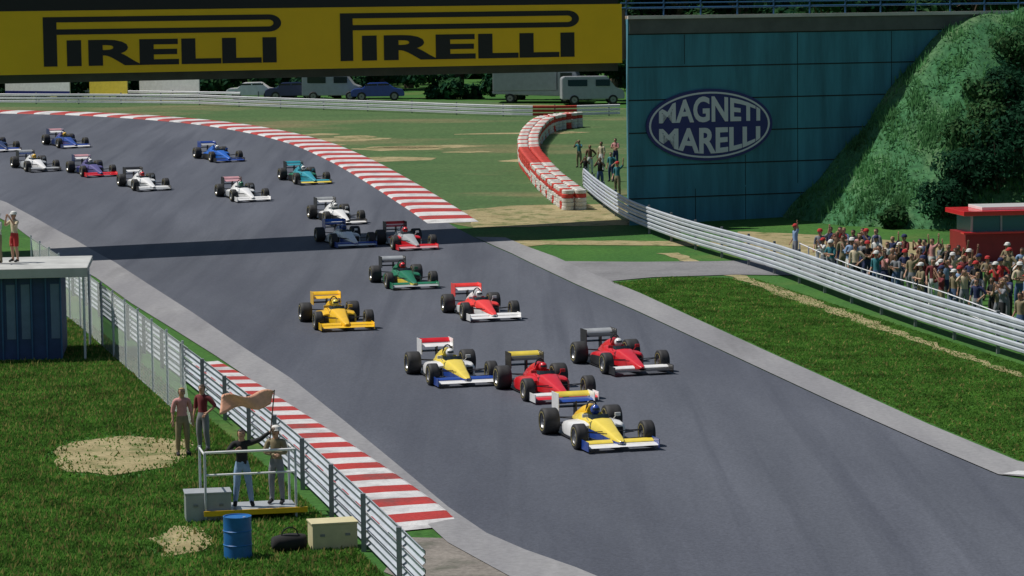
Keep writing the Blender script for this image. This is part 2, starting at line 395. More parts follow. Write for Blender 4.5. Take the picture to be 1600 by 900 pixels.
mesh_fence([p+Vector((-.5,0,0)) for p in [G(*p) for p in ((70,452),(150,514),(230,582),(330,668))]], .05, 2.1, .17, 'chain link fence on steel posts between the blue hut and the marshals')

# ------------------------------------------------------------------ bridge, banner and abutment
A = P(-140, 0, 0); # placeholder for direction maths
bl = Vector((-21.5-5.0, 130.0, 0)); br = Vector((5.85, 142.0, 0))          # near face line of the bridge
bd = (br-bl).normalized(); bn = Vector((bd.y, -bd.x, 0))                    # bn points to the camera
if bn.y > 0: bn = -bn
BR = math.atan2(bd.y, bd.x)
def UV(u, v, z): return br + bd*u + bn*v + Vector((0,0,z))                  # u along bridge from abutment corner, v towards camera
WH = 10.45
def fbox(bm, u0, u1, v0, v1, z0, z1, mi=0):
    vs_ = [bm.verts.new(Vector((u, -v, z))) for z in (z0, z1) for (u, v) in ((u0,v0),(u1,v0),(u1,v1),(u0,v1))]
    for q in ((0,1,2,3),(4,5,6,7),(0,1,5,4),(1,2,6,5),(2,3,7,6),(3,0,4,7)):
        f = bm.faces.new([vs_[i] for i in q]); f.material_index = mi
    bmesh.ops.recalc_face_normals(bm, faces=bm.faces)
# local frame: x = u, y = -v, z
bridge = empty('road_bridge', br, BR, 'dark concrete bridge crossing over the race track on a blue-green panelled abutment', 'bridge')
bm = N(); fbox(bm, -48, 0, -5.0, -.25, 8.5, 10.2); fbox(bm, -48, 0, -4.9, -4.6, 10.2, 10.7); fbox(bm, -48, -.02, -.55, -.28, 10.2, 10.9); fbox(bm, -48, .5, -3.8, -3.4, 7.9, 8.5); fbox(bm, -48, 0, -1.8, -1.3, 7.9, 8.5); link('deck', bm, 'deck', bridge)
bm = N(); fbox(bm, -43, -42, -4.5, -1, -.5, 7.9); link('pier', bm, 'deck', bridge)
bm = N(); fbox(bm, 0, 40, -6.5, 0, -1.0, WH)
for v in bm.verts:
    if v.co.y > 3 and v.co.x < 1: v.co.x += 2.6
wall = link('abutment_wall', bm, 'panel', bridge)
bm = N()
for k in range(1, 7): fbox(bm, .003, 30, -.01, .012, WH-.75-1.62*(k-1)-.03, WH-.75-1.62*(k-1)+.03)
for u, za, zb in ((3.55,-.2,2.0),(6.3,-.2,2.0),(6.3,2.1,3.6),(9.2,2.1,WH-.8),(3.0,8.2,WH-.8),(14.5,4,WH-.8)): fbox(bm, u, u+.03, -.01, .009, za, zb)
link('seams', bm, 'seam', wall)
bm = N(); fbox(bm, -.05, 40, -.5, .14, WH, WH+.16); link('coping', bm, 'coping', bridge)
bm = N(); fbox(bm, .05, 40, -.012, .06, WH-.72, WH-.003); link('fascia', bm, 'deck', bridge)
# blue railing on the coping
ra = empty('parapet_railing', UV(0,-.2,WH+.16), BR, 'blue tubular railing along the top of the panelled wall', 'railing')
bm = N()
for z, r in ((.92,.05),(.62,.03),(.38,.045)): tube(bm, (-.3,0,z), (39,0,z), r, 8)
link('rails', bm, 'rail_blue', ra, True, 50)
bm = N(); tube(bm, (-.3,.02,1.05), (39,.02,1.05), .028, 8); link('handrail', bm, 'coping', ra, True, 50)
for k in range(20):
    bm = N(); tube(bm, (k*2,0,0), (k*2,0,1.04), .04, 8); link('post', bm, 'rail_blue', ra, True, 50)

# letters
def text_mesh(bm, s, x0, x1, z0, z1, y, off=.0, mi=0, thick=.02, slant=0):
    cu = bpy.data.curves.new('letters', 'FONT'); cu.body = s; cu.offset = off; cu.space_character = 1.0; cu.resolution_u = 4
    ob = bpy.data.objects.new('letters', cu); COL.objects.link(ob)
    bpy.context.view_layer.update(); me = bpy.data.meshes.new_from_object(ob.evaluated_get(bpy.context.evaluated_depsgraph_get()))
    xs = [v.co.x for v in me.vertices]; ys = [v.co.y for v in me.vertices]; ax, bx, ay, by_ = min(xs), max(xs), min(ys), max(ys)
    t = bmesh.new(); t.from_mesh(me)
    for v in t.verts:
        fx, fy = (v.co.x-ax)/(bx-ax), (v.co.y-ay)/(by_-ay); v.co = Vector((x0+(x1-x0)*fx, y, z0+(z1-z0)*fy))
    vm = [bm.verts.new(v.co) for v in t.verts]; t.verts.index_update()
    fs = [bm.faces.new([vm[v.index] for v in f.verts]) for f in t.faces]
    ex = bmesh.ops.extrude_face_region(bm, geom=fs); bmesh.ops.translate(bm, vec=(0,-thick,0), verts=[g for g in ex['geom'] if isinstance(g, bmesh.types.BMVert)])
    for f in bm.faces: f.material_index = mi
    t.free(); bpy.data.objects.remove(ob); bpy.data.curves.remove(cu); bpy.data.meshes.remove(me)
# banner: board hung on the face of the bridge
def u_at(px, v=.0):       # u coordinate where the picture column px meets the bridge face plane
    d = ray(px, 80); o = Vector((0,0,H)); pl = br + bn*v; t = (pl-o).dot(bn)/d.dot(bn); return (o+d*t-pl).dot(bd)
def z_at(px, py, v=.0):
    d = ray(px, py); o = Vector((0,0,H)); pl = br + bn*v; t = (pl-o).dot(bn)/d.dot(bn); return (o+d*t).z
V0 = .35
ban = empty('banner', UV(0,V0,0), BR, 'long yellow banner with black tyre maker lettering hung across the bridge', 'banner')
uR, uL = u_at(972, V0), -36.0
zb_, zt_ = z_at(480, 108, V0), z_at(480, 12, V0)
bm = N(); fbox(bm, uL, uR, -.12, 0, zb_, zt_); link('board', bm, 'by', ban)
bm = N(); fbox(bm, uL, uR-.2, -.14, .015, zt_+.003, zt_+1.0); link('top_board', bm, 'bk', ban)
HB = zt_-zb_
def pirelli(pa, pb, nm):
    bm = N(); a, b = u_at(pa, V0), u_at(pb, V0); hz = lambda f: zb_ + HB*f; y = -.004; w = .62
    def poly(pts):
        f = bm.faces.new([bm.verts.new(Vector((x, y, z))) for x, z in pts]); return f
    st = .105*HB/1.0
    poly([(a, hz(.12)), (a+w, hz(.12)), (a+w, hz(.90)), (a, hz(.90))])                    # stem
    rr = (hz(.90)-hz(.62))/2; zc = hz(.76); ri = rr-HB*.085; xe = b-rr*1.5
    poly([(a+w, hz(.90)-HB*.085), (xe, hz(.90)-HB*.085), (xe, hz(.90)), (a+w, hz(.90))])
    poly([(a+w, hz(.62)), (xe, hz(.62)), (xe, hz(.62)+HB*.085), (a+w, hz(.62)+HB*.085)])
    n = 14
    for i in range(n):
        t0, t1 = -math.pi/2+math.pi*i/n, -math.pi/2+math.pi*(i+1)/n; e = 1.5
        poly([(xe+e*ri*math.cos(t0), zc+ri*math.sin(t0)), (xe+e*rr*math.cos(t0), zc+rr*math.sin(t0)), (xe+e*rr*math.cos(t1), zc+rr*math.sin(t1)), (xe+e*ri*math.cos(t1), zc+ri*math.sin(t1))])
    bmesh.ops.remove_doubles(bm, verts=bm.verts, dist=.001)
    ex = bmesh.ops.extrude_face_region(bm, geom=bm.faces[:]); bmesh.ops.translate(bm, vec=(0,-.02,0), verts=[g for g in ex['geom'] if isinstance(g, bmesh.types.BMVert)])
    bmesh.ops.recalc_face_normals(bm, faces=bm.faces)
    link('lettering', bm, 'bk', ban)
    bm = N(); text_mesh(bm, 'IRELLI', a+w+.45, b-.25, hz(.12), hz(.53), -.004, off=.035); bmesh.ops.recalc_face_normals(bm, faces=bm.faces); link('lettering', bm, 'bk', ban)
pirelli(68, 440, 0); pirelli(532, 905, 1); pirelli(-400, -28, 2)
# oval sign
cu_, cz = u_at(1108, .05), z_at(1108, 195, .05); sc_ = F/143.5
oa, ob_ = 108/sc_, 56/sc_
sg = empty('oval_sign', UV(cu_, .03, cz), BR, 'oval dark blue sign with two rows of white lettering on the panelled wall', 'sign')
def oval(bm, a, b, y0, y1, n=64, ai=None, bi=None):
    for i in range(n):
        t0, t1 = 2*math.pi*i/n, 2*math.pi*(i+1)/n
        o0, o1 = (a*math.cos(t0), b*math.sin(t0)), (a*math.cos(t1), b*math.sin(t1))
        if ai is None: q = [(0,0), o0, o1]
        else: q = [(ai*math.cos(t0), bi*math.sin(t0)), o0, o1, (ai*math.cos(t1), bi*math.sin(t1))]
        bm.faces.new([bm.verts.new(Vector((x, y1, z))) for x, z in q])
        s = [bm.verts.new(Vector(p)) for p in ((o0[0],y0,o0[1]),(o1[0],y0,o1[1]),(o1[0],y1,o1[1]),(o0[0],y1,o0[1]))]; bm.faces.new(s)
    bmesh.ops.remove_doubles(bm, verts=bm.verts, dist=.0005)
bm = N(); oval(bm, oa, ob_, .0, -.06); link('panel', bm, 'navy', sg)
bm = N(); oval(bm, oa*.955, ob_*.92, -.061, -.075, ai=oa*.925, bi=ob_*.87); link('ring', bm, 'signwhite', sg)
def warp_text(s, top):
    bm = N(); text_mesh(bm, s, -1, 1, 0, 1, 0, off=.03, thick=.014); 
    bmesh.ops.subdivide_edges(bm, edges=bm.edges[:], cuts=1)
    for v in bm.verts:
        x, f = v.co.x, v.co.z; X = x*oa*.80; full = ob_*.80*math.sqrt(max(.02, 1-(x*.80/.93)**2)); g = ob_*.075
        z = g + (full-g)*f; v.co.x = X; v.co.z = z if top else -(g+(full-g)*(1-f)); v.co.y -= .064
    bmesh.ops.recalc_face_normals(bm, faces=bm.faces); link('lettering', bm, 'signwhite', sg)
warp_text('MAGNETI', True); warp_text('MARELLI', False)

# ------------------------------------------------------------------ embankment in front of the wall
u1 = u_at(1515, 0); 
def embz(u, v):
    d = math.hypot(max(0, u1-u), max(0, v)*1.05); z = WH+.1 - d*d/(d+1.2)*1.08
    return z + .22*math.sin(u*.9+v*.5)*math.sin(v*.8+1) + .12*math.sin(u*2.3)*math.cos(v*1.9)
bm = N(); g = {}
nu, nv = 150, 60; us = [u1-13+ i*(60/nu) for i in range(nu+1)]; vvs = [j*.25+.03 for j in range(nv+1)]
for i, u in enumerate(us):
    for j, v in enumerate(vvs): g[i,j] = bm.verts.new(UV(u, v, max(-.4, embz(u, v)*(1 if v < 13 else 0) - (.4 if v > 12.5 else 0))))
for i in range(nu):
    for j in range(nv): bm.faces.new((g[i,j], g[i+1,j], g[i+1,j+1], g[i,j+1]))
bmesh.ops.recalc_face_normals(bm, faces=bm.faces)
for f in bm.faces:
    if f.normal.z < 0: f.normal_flip()
M['bankgrass'] = layered('bank_grass', (.032,.125,.050), (.062,.175,.075), .9, (.11,.17,.080), .25, .50, .68, .4, 4, .95, bump=1.0)
setp(link('grass_bank', bm, 'bankgrass', None, True), kind='structure')
def bank_grass():
    vs_, fs = [], []; rb = random.Random(12)
    clumps = [(rb.uniform(u1-12, u1+9), rb.uniform(.2, 11)) for _ in range(260)]
    for _ in range(24000):
        if rb.random() < .6: c_ = rb.choice(clumps); u, v = c_[0]+rb.gauss(0,.28), c_[1]+rb.gauss(0,.28); hh = rb.uniform(.15,.5)
        else: u, v = rb.uniform(u1-12, u1+9), rb.uniform(.1, 11.5); hh = rb.uniform(.06,.22)
        if v < .08: continue
        z = embz(u, v)
        if z < .05 or z > WH+.3: continue
        p = UV(u, v, z-.03); an = rb.uniform(0, 3.14); w = rb.uniform(.03,.07); k = len(vs_)
        vs_ += [p-Vector((math.cos(an)*w, math.sin(an)*w, 0)), p+Vector((math.cos(an)*w, math.sin(an)*w, 0)), p+Vector((rb.uniform(-.15,.15), rb.uniform(-.15,.15), hh))]; fs.append((k,k+1,k+2))
    me = bpy.data.meshes.new('bank_tufts'); me.from_pydata(vs_, [], fs); me.materials.append(M['bankblade']); o = bpy.data.objects.new('bank_tufts', me); COL.objects.link(o)
    setp(o, 'rough tufted grass covering the bank beside the panelled wall', 'grass', kind='stuff')
M['bankblade'] = leafy('bank_grass_blade', (.12,.30,.12), .4, .5, .5); bank_grass()
# ground beyond (top of bank behind railing)
bm = N(); vs_ = [bm.verts.new(UV(*p)) for p in ((u1-2,-6.4,WH-.02),(u1+60,-6.4,WH-.02),(u1+60,.1,WH-.02),(u1+27,.1,WH-.02))]; bm.faces.new(vs_); setp(link('bank_top', bm, 'bankgrass'), kind='structure')

# ------------------------------------------------------------------ grass blades
BARE = [[(70,715),(75,700),(120,682),(200,676),(290,684),(306,710),(262,738),(180,752),(95,745)],[(222,848),(280,814),(338,832),(325,868),(255,878)],[(1100,412),(1300,478),(1450,533),(1620,592),(1620,597),(1450,542),(1290,486),(1120,428)],[(590,838),(700,838),(800,880),(870,940),(600,950)]]
BAREW = [[(G(*q).x, G(*q).y) for q in b] for b in BARE]
def inp(x, y, poly):
    c = False
    for i in range(len(poly)):
        x1, y1 = poly[i]; x2, y2 = poly[i-1]
        if (y1 > y) != (y2 > y) and x < (x2-x1)*(y-y1)/(y2-y1)+x1: c = not c
    return c
def blades(name, poly, n, hmin, hmax, matn, zfun=None, extra=None):
    import array
    vs_, fs = [], []
    pts = [G(*p) if not isinstance(p, Vector) else p for p in poly]
    tris = tessellate_polygon([[Vector((p.x,p.y,0)) for p in pts]])
    tl = []
    for t in tris:
        a, b, c = [pts[i] for i in t]; ar = abs((b.x-a.x)*(c.y-a.y)-(c.x-a.x)*(b.y-a.y))/2; tl.append((ar, a, b, c))
    tot = sum(t[0] for t in tl)
    for ar, a, b, c in tl:
        for _ in range(int(n*ar/tot)):
            r1, r2 = random.random(), random.random()
            if r1+r2 > 1: r1, r2 = 1-r1, 1-r2
            x = a.x+(b.x-a.x)*r1+(c.x-a.x)*r2; y = a.y+(b.y-a.y)*r1+(c.y-a.y)*r2; z = hgt(y)
            jx, jy = x+random.gauss(0,.22), y+random.gauss(0,.7)
            hit = next((k_ for k_, b in enumerate(BAREW) if inp(jx, jy, b)), None)
            if hit is not None and random.random() < (.90 if hit == 2 else .96): continue
            an = random.uniform(0, math.pi); w = random.uniform(.02,.05); hh = random.uniform(hmin,hmax); k = len(vs_)
            dx, dy = math.cos(an)*w, math.sin(an)*w; lx, ly = random.uniform(-.07,.07), random.uniform(-.07,.07)
            vs_ += [(x-dx,y-dy,z),(x+dx,y+dy,z),(x+lx,y+ly,z+hh)]; fs.append((k,k+1,k+2))
    me = bpy.data.meshes.new(name); me.from_pydata(vs_, [], fs); me.materials.append(M[matn]); o = bpy.data.objects.new(name, me); COL.objects.link(o)
    return o
setp(blades('grass', [(-40,500),(130,500),(228,575),(345,672),(430,742),(520,822),(605,905),(-40,905)], 170000, .03, .10, 'blade'), 'short green grass growing left of the guardrail below the hut', 'grass', kind='stuff')
setp(blades('grass', [(955,443),(1050,433),(1180,436),(1400,507),(1620,578),(1620,730),(1450,660),(1200,548),(1000,457)], 105000, .02, .07, 'blade'), 'mown green grass between the right verge and the silver guardrail', 'grass', kind='stuff')

M['dryblade'] = leafy('dry_grass_blade', (.26,.25,.08), .4, .8, .4)
setp(blades('dry_grass', [(-40,500),(130,500),(228,575),(345,672),(430,742),(520,822),(605,905),(-40,905)], 13000, .05, .17, 'dryblade'), 'scattered dry stalks in the grass left of the guardrail', 'grass', kind='stuff')
setp(blades('dry_grass', [(955,443),(1050,433),(1150,436),(1300,490),(1620,598),(1620,730),(1450,660),(1200,548),(1000,457)], 3500, .04, .12, 'dryblade'), 'scattered dry stalks in the grass beside the right verge', 'grass', kind='stuff')

# ------------------------------------------------------------------ trees, shrubs
def leafcloud(bm, blobs, n, size, seed):
    rnd = random.Random(seed)
    for _ in range(n):
        c, rad = rnd.choice(blobs)
        d = Vector((rnd.gauss(0,1), rnd.gauss(0,1), rnd.gauss(0,1))).normalized(); rr = rad*rnd.uniform(.55,1.05)
        p = Vector(c) + Vector((d.x*rr, d.y*rr, d.z*rr*.8))
        nn = (d + Vector((rnd.uniform(-.8,.8), rnd.uniform(-.8,.8), rnd.uniform(-.2,1)))).normalized()
        q = nn.to_track_quat('Z', 'Y'); s = size*rnd.uniform(.6,1.4); mi = 0 if rnd.random() < .6 else 1
        a = rnd.uniform(0, 6.28)
        vs_ = [bm.verts.new(p + q @ Vector((s*math.cos(a+t)*k, s*math.sin(a+t)*k, 0))) for t, k in ((0,1),(1.6,.55),(3.14,1),(4.7,.5))]
        f = bm.faces.new(vs_); f.material_index = mi
def tree_proto(h, w, leaves, size, seed, label, mats):
    rnd = random.Random(seed); root = empty('broadleaf_tree', (0,0,0), 0, label, 'tree', 'trees beyond the circuit')
    bm = N(); th = h*.45; prev = Vector((0,0,-.3)); r = h*.028
    for k in range(4):
        nx = Vector((rnd.uniform(-.2,.2)*k, rnd.uniform(-.2,.2)*k, th*(k+1)/4)); tube(bm, prev, nx, r, 7, r*.82); prev = nx; r *= .82
    blobs = []
    for k in range(13):
        a = rnd.uniform(0, 6.28); hh = rnd.uniform(.16, .92)*h; spread = w*.5*math.sin(math.pi*min(1, max(.18, hh/h*.92)))**.7; d = rnd.uniform(.3,1)*spread
        c = Vector((math.cos(a)*d, math.sin(a)*d, hh)); blobs.append((c, rnd.uniform(.13,.22)*w)); s = Vector((prev.x*.6, prev.y*.6, min(th, hh*.7))); tube(bm, s, c, h*.010, 5, h*.003)
    link('trunk', bm, 'bark', root)
    bm = N(); leafcloud(bm, blobs, leaves, size, seed+1); link('crown', bm, mats, root); return root
TP = [tree_proto(14, 9, 3200, .34, 11, 'x', ['leaf1','leaf2']), tree_proto(12, 10, 3200, .32, 23, 'x', ['leaf2','leaf1']), tree_proto(16, 8, 3200, .33, 37, 'x', ['leaf1','leaf1']), tree_proto(11, 9, 3000, .30, 51, 'x', ['leaf2','leaf3'])]
KT = ['tall dark green broadleaf tree', 'rounded mid green broadleaf tree', 'narrow very dark green tree', 'low pale green broadleaf tree']
used = set(); spots = []
for i in range(30): spots.append((-66+i*3.6+random.uniform(-1.2,1.2), random.uniform(256,270)))
for i in range(14): spots.append((22+i*4.6+random.uniform(-1,1), random.uniform(205,240)))
for i in range(12): spots.append((10+i*5+random.uniform(-1,1), 252+random.uniform(-3,3)))
for i, (x, y) in enumerate(spots):
    k = random.randrange(4); o = copy_tree(TP[k]); s = random.uniform(.85,1.25)
    if y < 268: s *= 1.1
    o.location = (x, y, hgt(y)); o.scale = (s,s,s*random.uniform(.95,1.1)); o.rotation_euler = (0,0,random.uniform(0,6.28))
    o['label'] = KT[k] + (' beyond the far guardrail under the banner' if x < 4 else ' on the skyline above the blue railing')
for t in TP:
    for c in KIDS(t): bpy.data.objects.remove(c)
    bpy.data.objects.remove(t)
HY = lambda x: 246 - max(0, x+28)*.55
bm = N(); rnd = random.Random(8); bl_ = []
for i in range(150): bl_.append((Vector((-58+i*.5, HY(-58+i*.5)-246+rnd.uniform(-1,1), rnd.uniform(.3,3.8))), rnd.uniform(.7,1.3)))
leafcloud(bm, bl_, 34000, .30, 9); hg = link('foliage', bm, ['leaf1','leaf2']); hr = empty('hedge', (0,246,hgt(246)), 0, 'long dark green hedge behind the parked cars and hoardings', 'hedge'); hg.parent = hr
# far-off wood on the hill: one mass
bm = N(); rnd = random.Random(5); blobs = []
for i in range(230):
    x = rnd.uniform(-80,130); y = rnd.uniform(276,310); blobs.append((Vector((x,y,hgt(y)+rnd.uniform(.5,11))), rnd.uniform(2,3.6)))
leafcloud(bm, blobs, 40000, .75, 77); setp(link('distant_wood', bm, ['leaf1','leaf2']), 'dense dark green wood rising behind the row of trees', 'wood', kind='stuff')
def shrub(p, w, h, seed, label, mats, grp='shrubs on the grass bank'):
    root = empty('shrub', p, 0, label, 'shrub', grp); rnd = random.Random(seed)
    bm = N(); blobs = []
    for k in range(7):
        a = rnd.uniform(0,6.28); d = rnd.uniform(0,.35)*w; c = Vector((math.cos(a)*d, math.sin(a)*d, rnd.uniform(.3,.8)*h)); blobs.append((c, rnd.uniform(.22,.34)*w)); tube(bm, (0,0,-.1), c, .04, 5, .012)
    link('stem', bm, 'bark', root)
    bm = N(); leafcloud(bm, blobs, 1500, .13, seed); link('foliage', bm, mats, root)
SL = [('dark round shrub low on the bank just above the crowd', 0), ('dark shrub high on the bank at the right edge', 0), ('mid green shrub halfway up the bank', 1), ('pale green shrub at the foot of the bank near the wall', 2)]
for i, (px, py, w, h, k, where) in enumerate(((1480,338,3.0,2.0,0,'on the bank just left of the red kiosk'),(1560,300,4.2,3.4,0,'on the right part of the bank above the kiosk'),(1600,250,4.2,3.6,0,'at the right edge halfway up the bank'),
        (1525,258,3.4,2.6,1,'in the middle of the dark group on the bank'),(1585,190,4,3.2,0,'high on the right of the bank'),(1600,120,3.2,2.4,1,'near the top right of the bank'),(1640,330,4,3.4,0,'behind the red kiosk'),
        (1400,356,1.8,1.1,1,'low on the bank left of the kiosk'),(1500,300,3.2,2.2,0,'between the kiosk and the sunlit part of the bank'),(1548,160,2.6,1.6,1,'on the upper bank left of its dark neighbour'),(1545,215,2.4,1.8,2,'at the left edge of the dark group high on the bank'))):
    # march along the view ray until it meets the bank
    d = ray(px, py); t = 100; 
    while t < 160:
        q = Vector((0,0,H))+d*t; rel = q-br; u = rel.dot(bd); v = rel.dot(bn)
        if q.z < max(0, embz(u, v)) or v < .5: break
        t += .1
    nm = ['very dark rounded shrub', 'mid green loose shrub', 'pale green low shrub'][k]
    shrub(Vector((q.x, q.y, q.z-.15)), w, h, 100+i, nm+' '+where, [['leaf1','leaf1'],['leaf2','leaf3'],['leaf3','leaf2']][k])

# ------------------------------------------------------------------ people
def skin_mesh(joints, bones, subdiv=1):
    names = list(joints); me = bpy.data.meshes.new('body')
    me.from_pydata([joints[n][0] for n in names], [(names.index(a), names.index(b)) for a, b, _ in bones], [])
    ob = bpy.data.objects.new('tmp', me); COL.objects.link(ob); sk = ob.modifiers.new('Skin', 'SKIN'); sk.use_smooth_shade = True; sk.branch_smoothing = .6
    for i, n in enumerate(names):
        r = joints[n][1]; r = r if isinstance(r, tuple) else (r, r); me.skin_vertices[0].data[i].radius = r; me.skin_vertices[0].data[i].use_root = (n == 'pelvis')
    if subdiv: sb = ob.modifiers.new('S', 'SUBSURF'); sb.levels = subdiv; sb.render_levels = subdiv
    bpy.context.view_layer.update(); out = bpy.data.meshes.new_from_object(ob.evaluated_get(bpy.context.evaluated_depsgraph_get()))
    bpy.data.objects.remove(ob)
    segs = [(Vector(joints[a][0]), Vector(joints[b][0]), t, (joints[a][1] if not isinstance(joints[a][1], tuple) else joints[a][1][0])) for a, b, t in bones]
    return out, segs
def seg_tag(p, segs):
    best, bt = 9, None
    for a, b, t, r in segs:
        ab = b-a; k = max(0, min(1, (p-a).dot(ab)/max(1e-9, ab.dot(ab)))); d = (p-(a+ab*k)).length - r*.8
        if d < best: best, bt = d, t
    return bt
def body_arms(pose):
    J = {'pelvis': ((0,0,.95),(.145,.11)), 'belly': ((0,0,1.10),(.135,.10)), 'chest': ((0,.005,1.28),(.165,.115)), 'upper': ((0,.01,1.41),(.11,.085)),
         'neck': ((0,0,1.50),.055), 'jaw': ((0,-.02,1.565),.072), 'head': ((0,-.015,1.655),.098), 'crown': ((0,0,1.735),.062)}
    B = [('pelvis','belly','torso'),('belly','chest','torso'),('chest','upper','torso'),('upper','neck','neck'),('neck','jaw','head'),('jaw','head','head'),('head','crown','head')]
    for s, n in ((1,'l'),(-1,'r')):
        e, w = pose['arm'+n]
        sh = Vector((s*.175,.01,1.415)); e = Vector(e); w = Vector(w); d = (w-e).normalized()
        J['sh'+n] = (sh,.062); J['el'+n] = (e,.045); J['wr'+n] = (w,.030); J['pa'+n] = (w+d*.075,(.040,.022))
        B += [('upper','sh'+n,'torso'),('sh'+n,'el'+n,'uarm'),('el'+n,'wr'+n,'farm'),('wr'+n,'pa'+n,'hand')]
        side = d.cross(Vector((0,1,0)));
        if side.length < .3: side = Vector((0,0,1))
        side.normalize(); curl = side.cross(d).normalized()
        if pose.get('fingers', True):
            for i, (o, L) in enumerate(((-.030,.060),(-.010,.075),(.010,.070),(.029,.055))):
                a = w+d*.10+side*o; b = a+d*L*.6+curl*.004; c = b+d*L*.45+curl*.022
                J[f'f{i}{n}'] = (a,.0105); J[f'g{i}{n}'] = (b,.0095); J[f'h{i}{n}'] = (c,.0075)
                B += [('pa'+n,f'f{i}{n}','hand'),(f'f{i}{n}',f'g{i}{n}','hand'),(f'g{i}{n}',f'h{i}{n}','hand')]
            a = w+d*.045-side*.045; b = a+d*.04-side*.02+curl*.01
            J['t'+n] = (a,.013); J['u'+n] = (b,.010); B += [('wr'+n,'t'+n,'hand'),('t'+n,'u'+n,'hand')]
        hp, kn, an = [Vector(q) for q in pose['leg'+n]]
        J['hi'+n] = (hp,.098); J['kn'+n] = (kn,.062); J['ca'+n] = (kn.lerp(an,.35)+Vector((0,.012,0)),.058); J['an'+n] = (an,.040)
        J['he'+n] = (an+Vector((0,.03,-.055)),.036); J['to'+n] = (an+Vector((s*.02,-.17,-.06)),(.045,.028))
        B += [('pelvis','hi'+n,'leg'),('hi'+n,'kn'+n,'leg'),('kn'+n,'ca'+n,'leg'),('ca'+n,'an'+n,'leg'),('an'+n,'he'+n,'foot'),('an'+n,'to'+n,'foot')]
    return J, B
LEG = dict(legl=((.095,0,.90),(.115,-.02,.50),(.125,.03,.095)), legr=((-.095,0,.90),(-.115,-.02,.50),(-.125,.03,.095)))
POSES = {
 'stand': dict(arml=((.235,.03,1.15),(.25,-.05,.92)), armr=((-.235,.03,1.15),(-.25,-.05,.92)), **LEG),
 'hips': dict(arml=((.36,.06,1.20),(.19,-.06,1.02)), armr=((-.235,.03,1.15),(-.25,-.05,.92)), **LEG),
 'camera': dict(arml=((.27,-.17,1.28),(.10,-.26,1.54)), armr=((-.27,-.17,1.28),(-.10,-.26,1.54)), **LEG),
 'folded': dict(arml=((.25,-.06,1.17),(-.02,-.20,1.20)), armr=((-.25,-.06,1.17),(.03,-.23,1.15)), **LEG),
 'raise': dict(arml=((.37,-.04,1.56),(.42,-.10,1.80)), armr=((-.235,.03,1.15),(-.22,-.12,.95)), **LEG),
 'flag': dict(arml=((.40,-.10,1.50),(.60,-.16,1.66)), armr=((-.33,-.08,1.22),(-.16,-.22,1.30)), legl=((.095,0,.90),(.15,-.05,.50),(.20,.0,.095)), legr=((-.095,0,.90),(-.12,0,.50),(-.16,.06,.095))),
}
PM = {}
def shell(me, segs, want, off, extra=None):
    bm = bmesh.new(); bm.from_mesh(me); bm.normal_update()
    kill = []
    for f in bm.faces:
        c = f.calc_center_median(); t = seg_tag(c, segs); ok = t in want
        if extra and ok is not None: ok = extra(c, t, f.normal, ok)
        if not ok: kill.append(f)
    bmesh.ops.delete(bm, geom=kill, context='FACES')
    seen = set(); small = []
    for f0 in bm.faces:
        if f0 in seen: continue
        isl = [f0]; seen.add(f0)
        for f in isl:
            for v in f.verts:
                for g_ in v.link_faces:
                    if g_ not in seen: seen.add(g_); isl.append(g_)
        small.append(isl)
    big_ = max([len(i) for i in small] or [0]); small = [f for i in small if len(i) < max(4, big_*.3) for f in i]
    if small: bmesh.ops.delete(bm, geom=small, context='FACES')
    for v in bm.verts: v.co += v.normal*off
    out = bpy.data.meshes.new('clothes'); bm.to_mesh(out); bm.free()
    out.polygons.foreach_set('use_smooth', [True]*len(out.polygons)); return out
for nm, ps in POSES.items():
    J, B = body_arms(ps); me, segs = skin_mesh(J, B, 1)
    # face: nose and brow pushed out of the head
    for v in me.vertices:
        c = v.co
        if c.z > 1.54 and c.y < -.06:
            if abs(c.x) < .02 and 1.60 < c.z < 1.66: c.y -= .022
            if 1.655 < c.z < 1.675 and .02 < abs(c.x) < .05: c.y += .008
    me.polygons.foreach_set('use_smooth', [True]*len(me.polygons))
    PM[nm] = dict(body=me,
        shirt=shell(me, segs, {'torso','uarm'}, .012, lambda c, t, n, ok: ok and (c.z > .97 or t == 'uarm')),
        longs=shell(me, segs, {'torso','uarm','farm'}, .013, lambda c, t, n, ok: ok and (c.z > .97 or t in ('uarm','farm'))),
        trousers=shell(me, segs, {'leg','torso'}, .014, lambda c, t, n, ok: (t == 'leg') or (t == 'torso' and c.z < 1.0)),
        shorts=shell(me, segs, {'leg','torso'}, .016, lambda c, t, n, ok: (t == 'leg' and c.z > .55) or (t == 'torso' and c.z < 1.0)),
        shoel=shell(me, segs, {'foot'}, .010, lambda c, t, n, ok: ok and c.x > 0), shoer=shell(me, segs, {'foot'}, .010, lambda c, t, n, ok: ok and c.x < 0),
        hair=shell(me, segs, {'head'}, .014, lambda c, t, n, ok: t == 'head' and (c.z > 1.70 or (c.y > .0 and c.z > 1.57)) and not (c.y < -.075 and c.z < 1.71)))
    bm = N()
    for s in (-1,1): bmesh.ops.create_uvsphere(bm, u_segments=8, v_segments=6, radius=.014, matrix=Matrix.Translation((s*.036,-.103,1.655)))
    ey = bpy.data.meshes.new('eyes'); bm.to_mesh(ey); bm.free(); PM[nm]['eyes'] = ey
    bm = N(); bmesh.ops.create_cube(bm, size=1, matrix=Matrix.Translation((0,-.097,1.588)) @ Matrix.Diagonal((.045,.02,.009,1))); mo = bpy.data.meshes.new('mouth'); bm.to_mesh(mo); bm.free(); PM[nm]['mouth'] = mo
bm = N(); lathe(bm, [(1.655,.115),(1.70,.116),(1.745,.098),(1.775,.055),(1.782,.003)], 'Z', 16)
